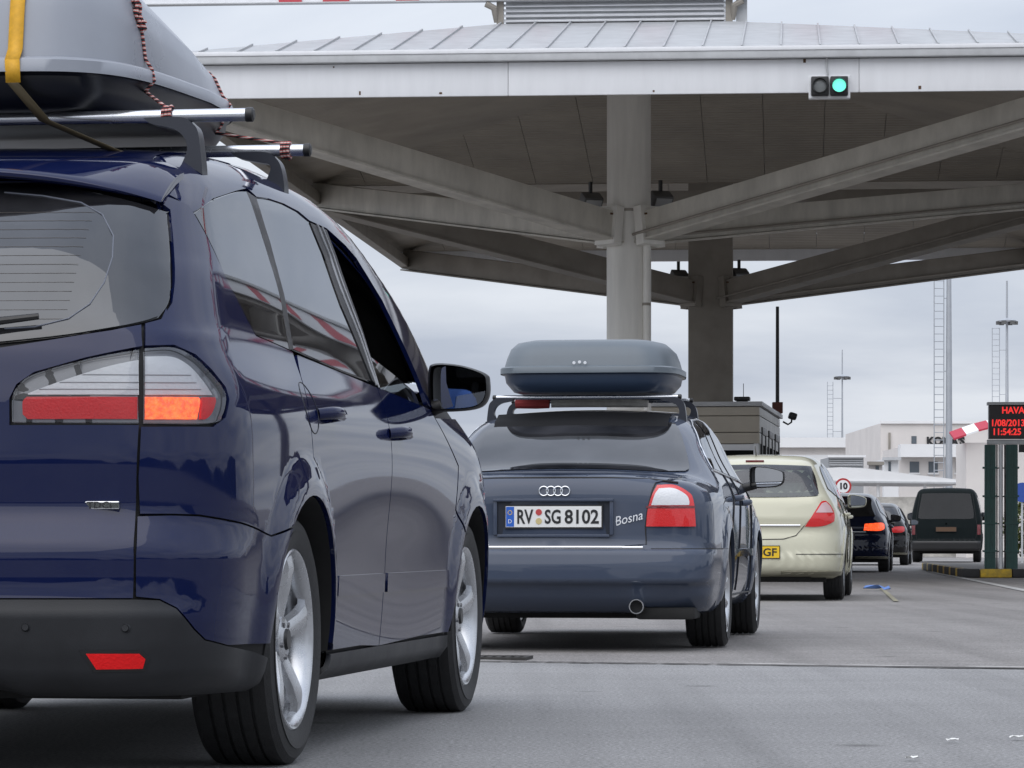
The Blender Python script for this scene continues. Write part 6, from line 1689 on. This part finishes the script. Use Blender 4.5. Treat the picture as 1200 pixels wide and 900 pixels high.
# ---------------------------------------------------------------- strap and ropes on the nearest roof box
def mvw(p): return tuple(MV.o + MV.R @ np.array(p))
from mathutils.bvhtree import BVHTree
def box_tree(bx):
    V = []; Fs = []
    for c in bx.children:
        b = len(V); V += [tuple(p.co) for p in c.data.vertices]; Fs += [tuple(i + b for i in p.vertices) for p in c.data.polygons]
    return BVHTree.FromPolygons(V, Fs)
BT = box_tree(bx1); BXY = (0.0, (BX1[0] + BX1[1]) / 2)
def wrap(y, xs_end, n=26, lift=.004, z0=3.0, yend=None):
    """Polyline hugging the lid at car-local y, from x=0 outwards, then hanging from the flange."""
    pts = []
    for a in np.linspace(90, -4, n):
        d = Vector((math.cos(math.radians(a)), 0, math.sin(math.radians(a))))
        c0 = Vector((0.0, y - BXY[1], 1.86)); h, nrm, _, _ = BT.ray_cast(c0 + d * 2, -d)
        if h is not None: pts.append((h.x + d.x * lift, h.y, h.z + d.z * lift))
    return pts
st = empty('lashing_strap', tuple(bx1.location), -MV.yaw); tag(st, 'yellow lashing strap over the grey roof box on the people carrier', 'strap')
def ribbon(pts, w, name, m, parent):
    V = []
    for p in pts: V += [(p[0], p[1] - w / 2, p[2]), (p[0], p[1] + w / 2, p[2])]
    o = MB().add(V, [(2 * i, 2 * i + 1, 2 * i + 3, 2 * i + 2) for i in range(len(pts) - 1)]).build(name, m, parent, True, 60)
    s = o.modifiers.new('thickness', 'SOLIDIFY'); s.thickness = .003; return o
M_STRAP = mat('strap_yellow', (.68, .36, .02), .6, var=.15, var_scale=60)
M_STRAPB = mat('strap_dark', (.06, .045, .02), .7)
# a band lengthwise over the lid, down the tail and forward under the box
xs0 = BX1[4]
tail = []
for a in np.linspace(80, 0, 30):
    d = Vector((0, -math.cos(math.radians(a)), math.sin(math.radians(a)))); c0 = Vector((xs0, -.35, 1.86)); h, nrm, _, _ = BT.ray_cast(c0 + d * 2, -d)
    if h is not None: tail.append((h.x, h.y - .006, h.z + .004))
def ribx(pts, w, name, m, parent):
    V = []
    for p in pts: V += [(p[0] - w / 2, p[1], p[2]), (p[0] + w / 2, p[1], p[2])]
    o = MB().add(V, [(2 * i, 2 * i + 1, 2 * i + 3, 2 * i + 2) for i in range(len(pts) - 1)]).build(name, m, parent, True, 60)
    s = o.modifiers.new('thickness', 'SOLIDIFY'); s.thickness = .003; return o
ribx(tail, .040, 'webbing', M_STRAP, st)
e = tail[-1]; yb0 = e[1]
ribx([e, (e[0] + .0, e[1] + .01, e[2] - .06)], .040, 'webbing', M_STRAP, st)
ribx([(e[0], e[1] + .01, e[2] - .06), (e[0] + .06, e[1] + .10, 1.715), (e[0] + .22, e[1] + .22, 1.645), (e[0] + .34, e[1] + .30, 1.625)], .030, 'loose_end', M_STRAPB, st)

M_ROPE = mat('rope', (.30, .10, .085), .9)
t_ = M_ROPE.node_tree; b_ = t_.nodes['Principled BSDF']; co_ = t_.nodes.new('ShaderNodeTexCoord'); wv = t_.nodes.new('ShaderNodeTexWave'); wv.bands_direction = 'Z'; wv.inputs['Scale'].default_value = 22; wv.inputs['Distortion'].default_value = 3
t_.links.new(co_.outputs['Object'], wv.inputs['Vector']); rp = t_.nodes.new('ShaderNodeValToRGB'); rp.color_ramp.interpolation = 'CONSTANT'; rp.color_ramp.elements[0].color = (.02, .018, .022, 1); rp.color_ramp.elements[1].color = (.50, .07, .06, 1); rp.color_ramp.elements[1].position = .42
e3 = rp.color_ramp.elements.new(.80); e3.color = (.55, .45, .42, 1)
t_.links.new(wv.outputs['Fac'], rp.inputs[0]); t_.links.new(rp.outputs['Color'], b_.inputs['Base Color'])
def rope(y, barx, bary, barz, label, knot=True, seed=0):
    o = empty('tie_rope', tuple(bx1.location), -MV.yaw); tag(o, label, 'rope', 'ropes tying the roof box down')
    pts = wrap(y, .6); pts = [p for p in pts]
    pts.append((barx, bary - BXY[1], barz + .02))
    MB().tube(pts, .0048, 8).build('cord', M_ROPE, o, True)
    rk = random.Random(seed)
    for w_ in range(3):
        rr = .022 + .002 * w_; zz = [(barx + (w_ - 1) * .010, bary - BXY[1] + rr * math.cos(t), barz + rr * math.sin(t)) for t in np.linspace(0, 6.283, 17)]
        MB().tube(zz, .0048, 6, False).build('bar_turn', M_ROPE, o, True)
    if knot:
        k0 = Vector(pts[int(len(pts) * .62)]); k1 = Vector(pts[int(len(pts) * .74)])
        for q in range(5):
            ps = [k0.lerp(k1, t) + Vector((rk.uniform(-.012, .022), -.006 - rk.uniform(0, .018), rk.uniform(-.02, .02))) for t in np.linspace(0, 1, 6)]
            MB().tube(ps, .0045, 6).build('knot_loop', M_ROPE, o, True)
    return o
rope(BX1[0] + ROPE1[0], ROPE1[1], .96, 1.735, 'red and black rope tying the roof box to the rear bar', True, 4)
rope(BX1[0] + ROPE2[0], ROPE2[1], 1.98, 1.755, 'red and black rope tying the roof box to the front bar', False, 5)

# ---------------------------------------------------------------- front passenger of the people carrier, seen in its door mirror
def person():
    base = Vector(mvw((.40, 2.66, .0)))
    J = {'pelvis': (0, 0, .62), 'belly': (0, -.03, .78), 'chest': (0, -.06, .98), 'neck0': (0, -.06, 1.12), 'neck': (0, -.05, 1.17), 'head0': (0, -.035, 1.23), 'head1': (0, -.03, 1.31), 'head2': (0, -.035, 1.37),
         'sr': (.17, -.06, 1.07), 'er': (.24, .06, .86), 'wr': (.16, .28, .82), 'hr': (.13, .36, .82), 'sl': (-.17, -.06, 1.07), 'el': (-.24, .06, .86), 'wl': (-.14, .28, .82), 'hl': (-.11, .36, .82),
         'kr': (.12, .44, .66), 'ar': (.13, .62, .34), 'tr': (.13, .78, .30), 'kl': (-.12, .44, .66), 'al': (-.13, .62, .34), 'tl': (-.13, .78, .30), 'hipr': (.10, .02, .62), 'hipl': (-.10, .02, .62)}
    Rr = dict(pelvis=.15, belly=.145, chest=.155, neck0=.075, neck=.058, head0=.070, head1=.092, head2=.070, sr=.068, er=.048, wr=.032, hr=.034, sl=.068, el=.048, wl=.032, hl=.034, kr=.062, ar=.042, tr=.040, kl=.062, al=.042, tl=.040, hipr=.09, hipl=.09)
    E = [('pelvis', 'belly'), ('belly', 'chest'), ('chest', 'neck0'), ('neck0', 'neck'), ('neck', 'head0'), ('head0', 'head1'), ('head1', 'head2'), ('chest', 'sr'), ('sr', 'er'), ('er', 'wr'), ('wr', 'hr'), ('chest', 'sl'), ('sl', 'el'), ('el', 'wl'), ('wl', 'hl'), ('pelvis', 'hipr'), ('hipr', 'kr'), ('kr', 'ar'), ('ar', 'tr'), ('pelvis', 'hipl'), ('hipl', 'kl'), ('kl', 'al'), ('al', 'tl')]
    ks = list(J)
    # five fingers on each hand
    for s_, sg in (('r', 1), ('l', -1)):
        hx, hy, hz = J['h' + s_]
        for f in range(5):
            th = f == 4; a = (hx + sg * (-.045 if th else (f - 1.5) * .021), hy + (.005 if th else .035), hz + .004); b = (a[0] + sg * (-.02 if th else 0), a[1] + (.03 if th else .035 - abs(f - 1.4) * .004), hz - .008); c = (b[0], b[1] + .016, hz - .030)
            for nm, p, r in (('a', a, .0105), ('b', b, .009), ('c', c, .008)): J['f%s%d%s' % (s_, f, nm)] = p; Rr['f%s%d%s' % (s_, f, nm)] = r
            E += [('h' + s_, 'f%s%da' % (s_, f)), ('f%s%da' % (s_, f), 'f%s%db' % (s_, f)), ('f%s%db' % (s_, f), 'f%s%dc' % (s_, f))]
    ks = list(J); me = bpy.data.meshes.new('person'); me.from_pydata([J[k] for k in ks], [(ks.index(a), ks.index(b)) for a, b in E], [])
    o = bpy.data.objects.new('person', me); C.objects.link(o); o.location = base; o.rotation_euler = (0, 0, -MV.yaw)
    sk = o.modifiers.new('skin', 'SKIN'); sk.use_smooth_shade = True; o.modifiers.new('sub', 'SUBSURF').levels = 2
    for i, k in enumerate(ks): me.skin_vertices[0].data[i].radius = (Rr[k], Rr[k] * (.8 if k in ('pelvis', 'belly', 'chest') else 1)); me.skin_vertices[0].data[i].use_root = (k == 'pelvis')
    o.modifiers['sub'].render_levels = 2
    dg = bpy.context.evaluated_depsgraph_get(); dg.update(); m2 = bpy.data.meshes.new_from_object(o.evaluated_get(dg)); o.modifiers.clear(); o.data = m2
    m2.materials.clear(); shirt = mat('shirt_blue', (.06, .14, .42), .85, var=.15, var_scale=12); skin = mat('skin', (.42, .24, .17), .55); trou = mat('trousers', (.04, .045, .06), .85)
    for m_ in (shirt, skin, trou): m2.materials.append(m_)
    for p in m2.polygons:
        z = p.center.z; y = p.center.y; x = abs(p.center.x)
        p.material_index = 1 if (z > 1.135 and x < .13) or (y > .12 and z > .74 and x < .30) else (2 if (z < .66 or (y > .18 and z < .75)) else 0); p.use_smooth = True
    tag(o, 'person in a blue shirt in the front seat, visible in the people carrier\'s door mirror', 'person')
    hb = MB().lathe([(1.33, .100), (1.40, .094), (1.45, .062), (1.468, 0.)], 20, axis='z', c=(0, -.045, 0), closed=False); hb.lathe([(1.24, .088), (1.33, .100)], 12, axis='z', c=(0, -.062, 0), closed=False)
    hb.build('hair', mat('hair_brown', (.05, .03, .02), .8), o, True)
    for sx_ in (-.032, .032): MB().lathe([(-.012, 0.), (-.008, .008), (0, .011)], 10, axis='y', c=(sx_, .062, 1.305), closed=False).build('eye', mat('eye', (.05, .04, .03), .2), o)
    MB().tube([(0, .055, 1.31), (0, .082, 1.275), (0, .058, 1.265)], [.008, .014, .010], 8).build('nose', skin, o, True)
    MB().tube([(-.022, .055, 1.238), (0, .062, 1.236), (.022, .055, 1.238)], [.004, .006, .004], 6).build('mouth', mat('lips', (.35, .12, .10), .5), o, True)
    for sx_ in (-.094, .094): MB().tube([(sx_, -.02, 1.325), (sx_ * 1.06, -.025, 1.30), (sx_, -.018, 1.27)], [.010, .016, .010], 8).build('ear', skin, o, True)
person()
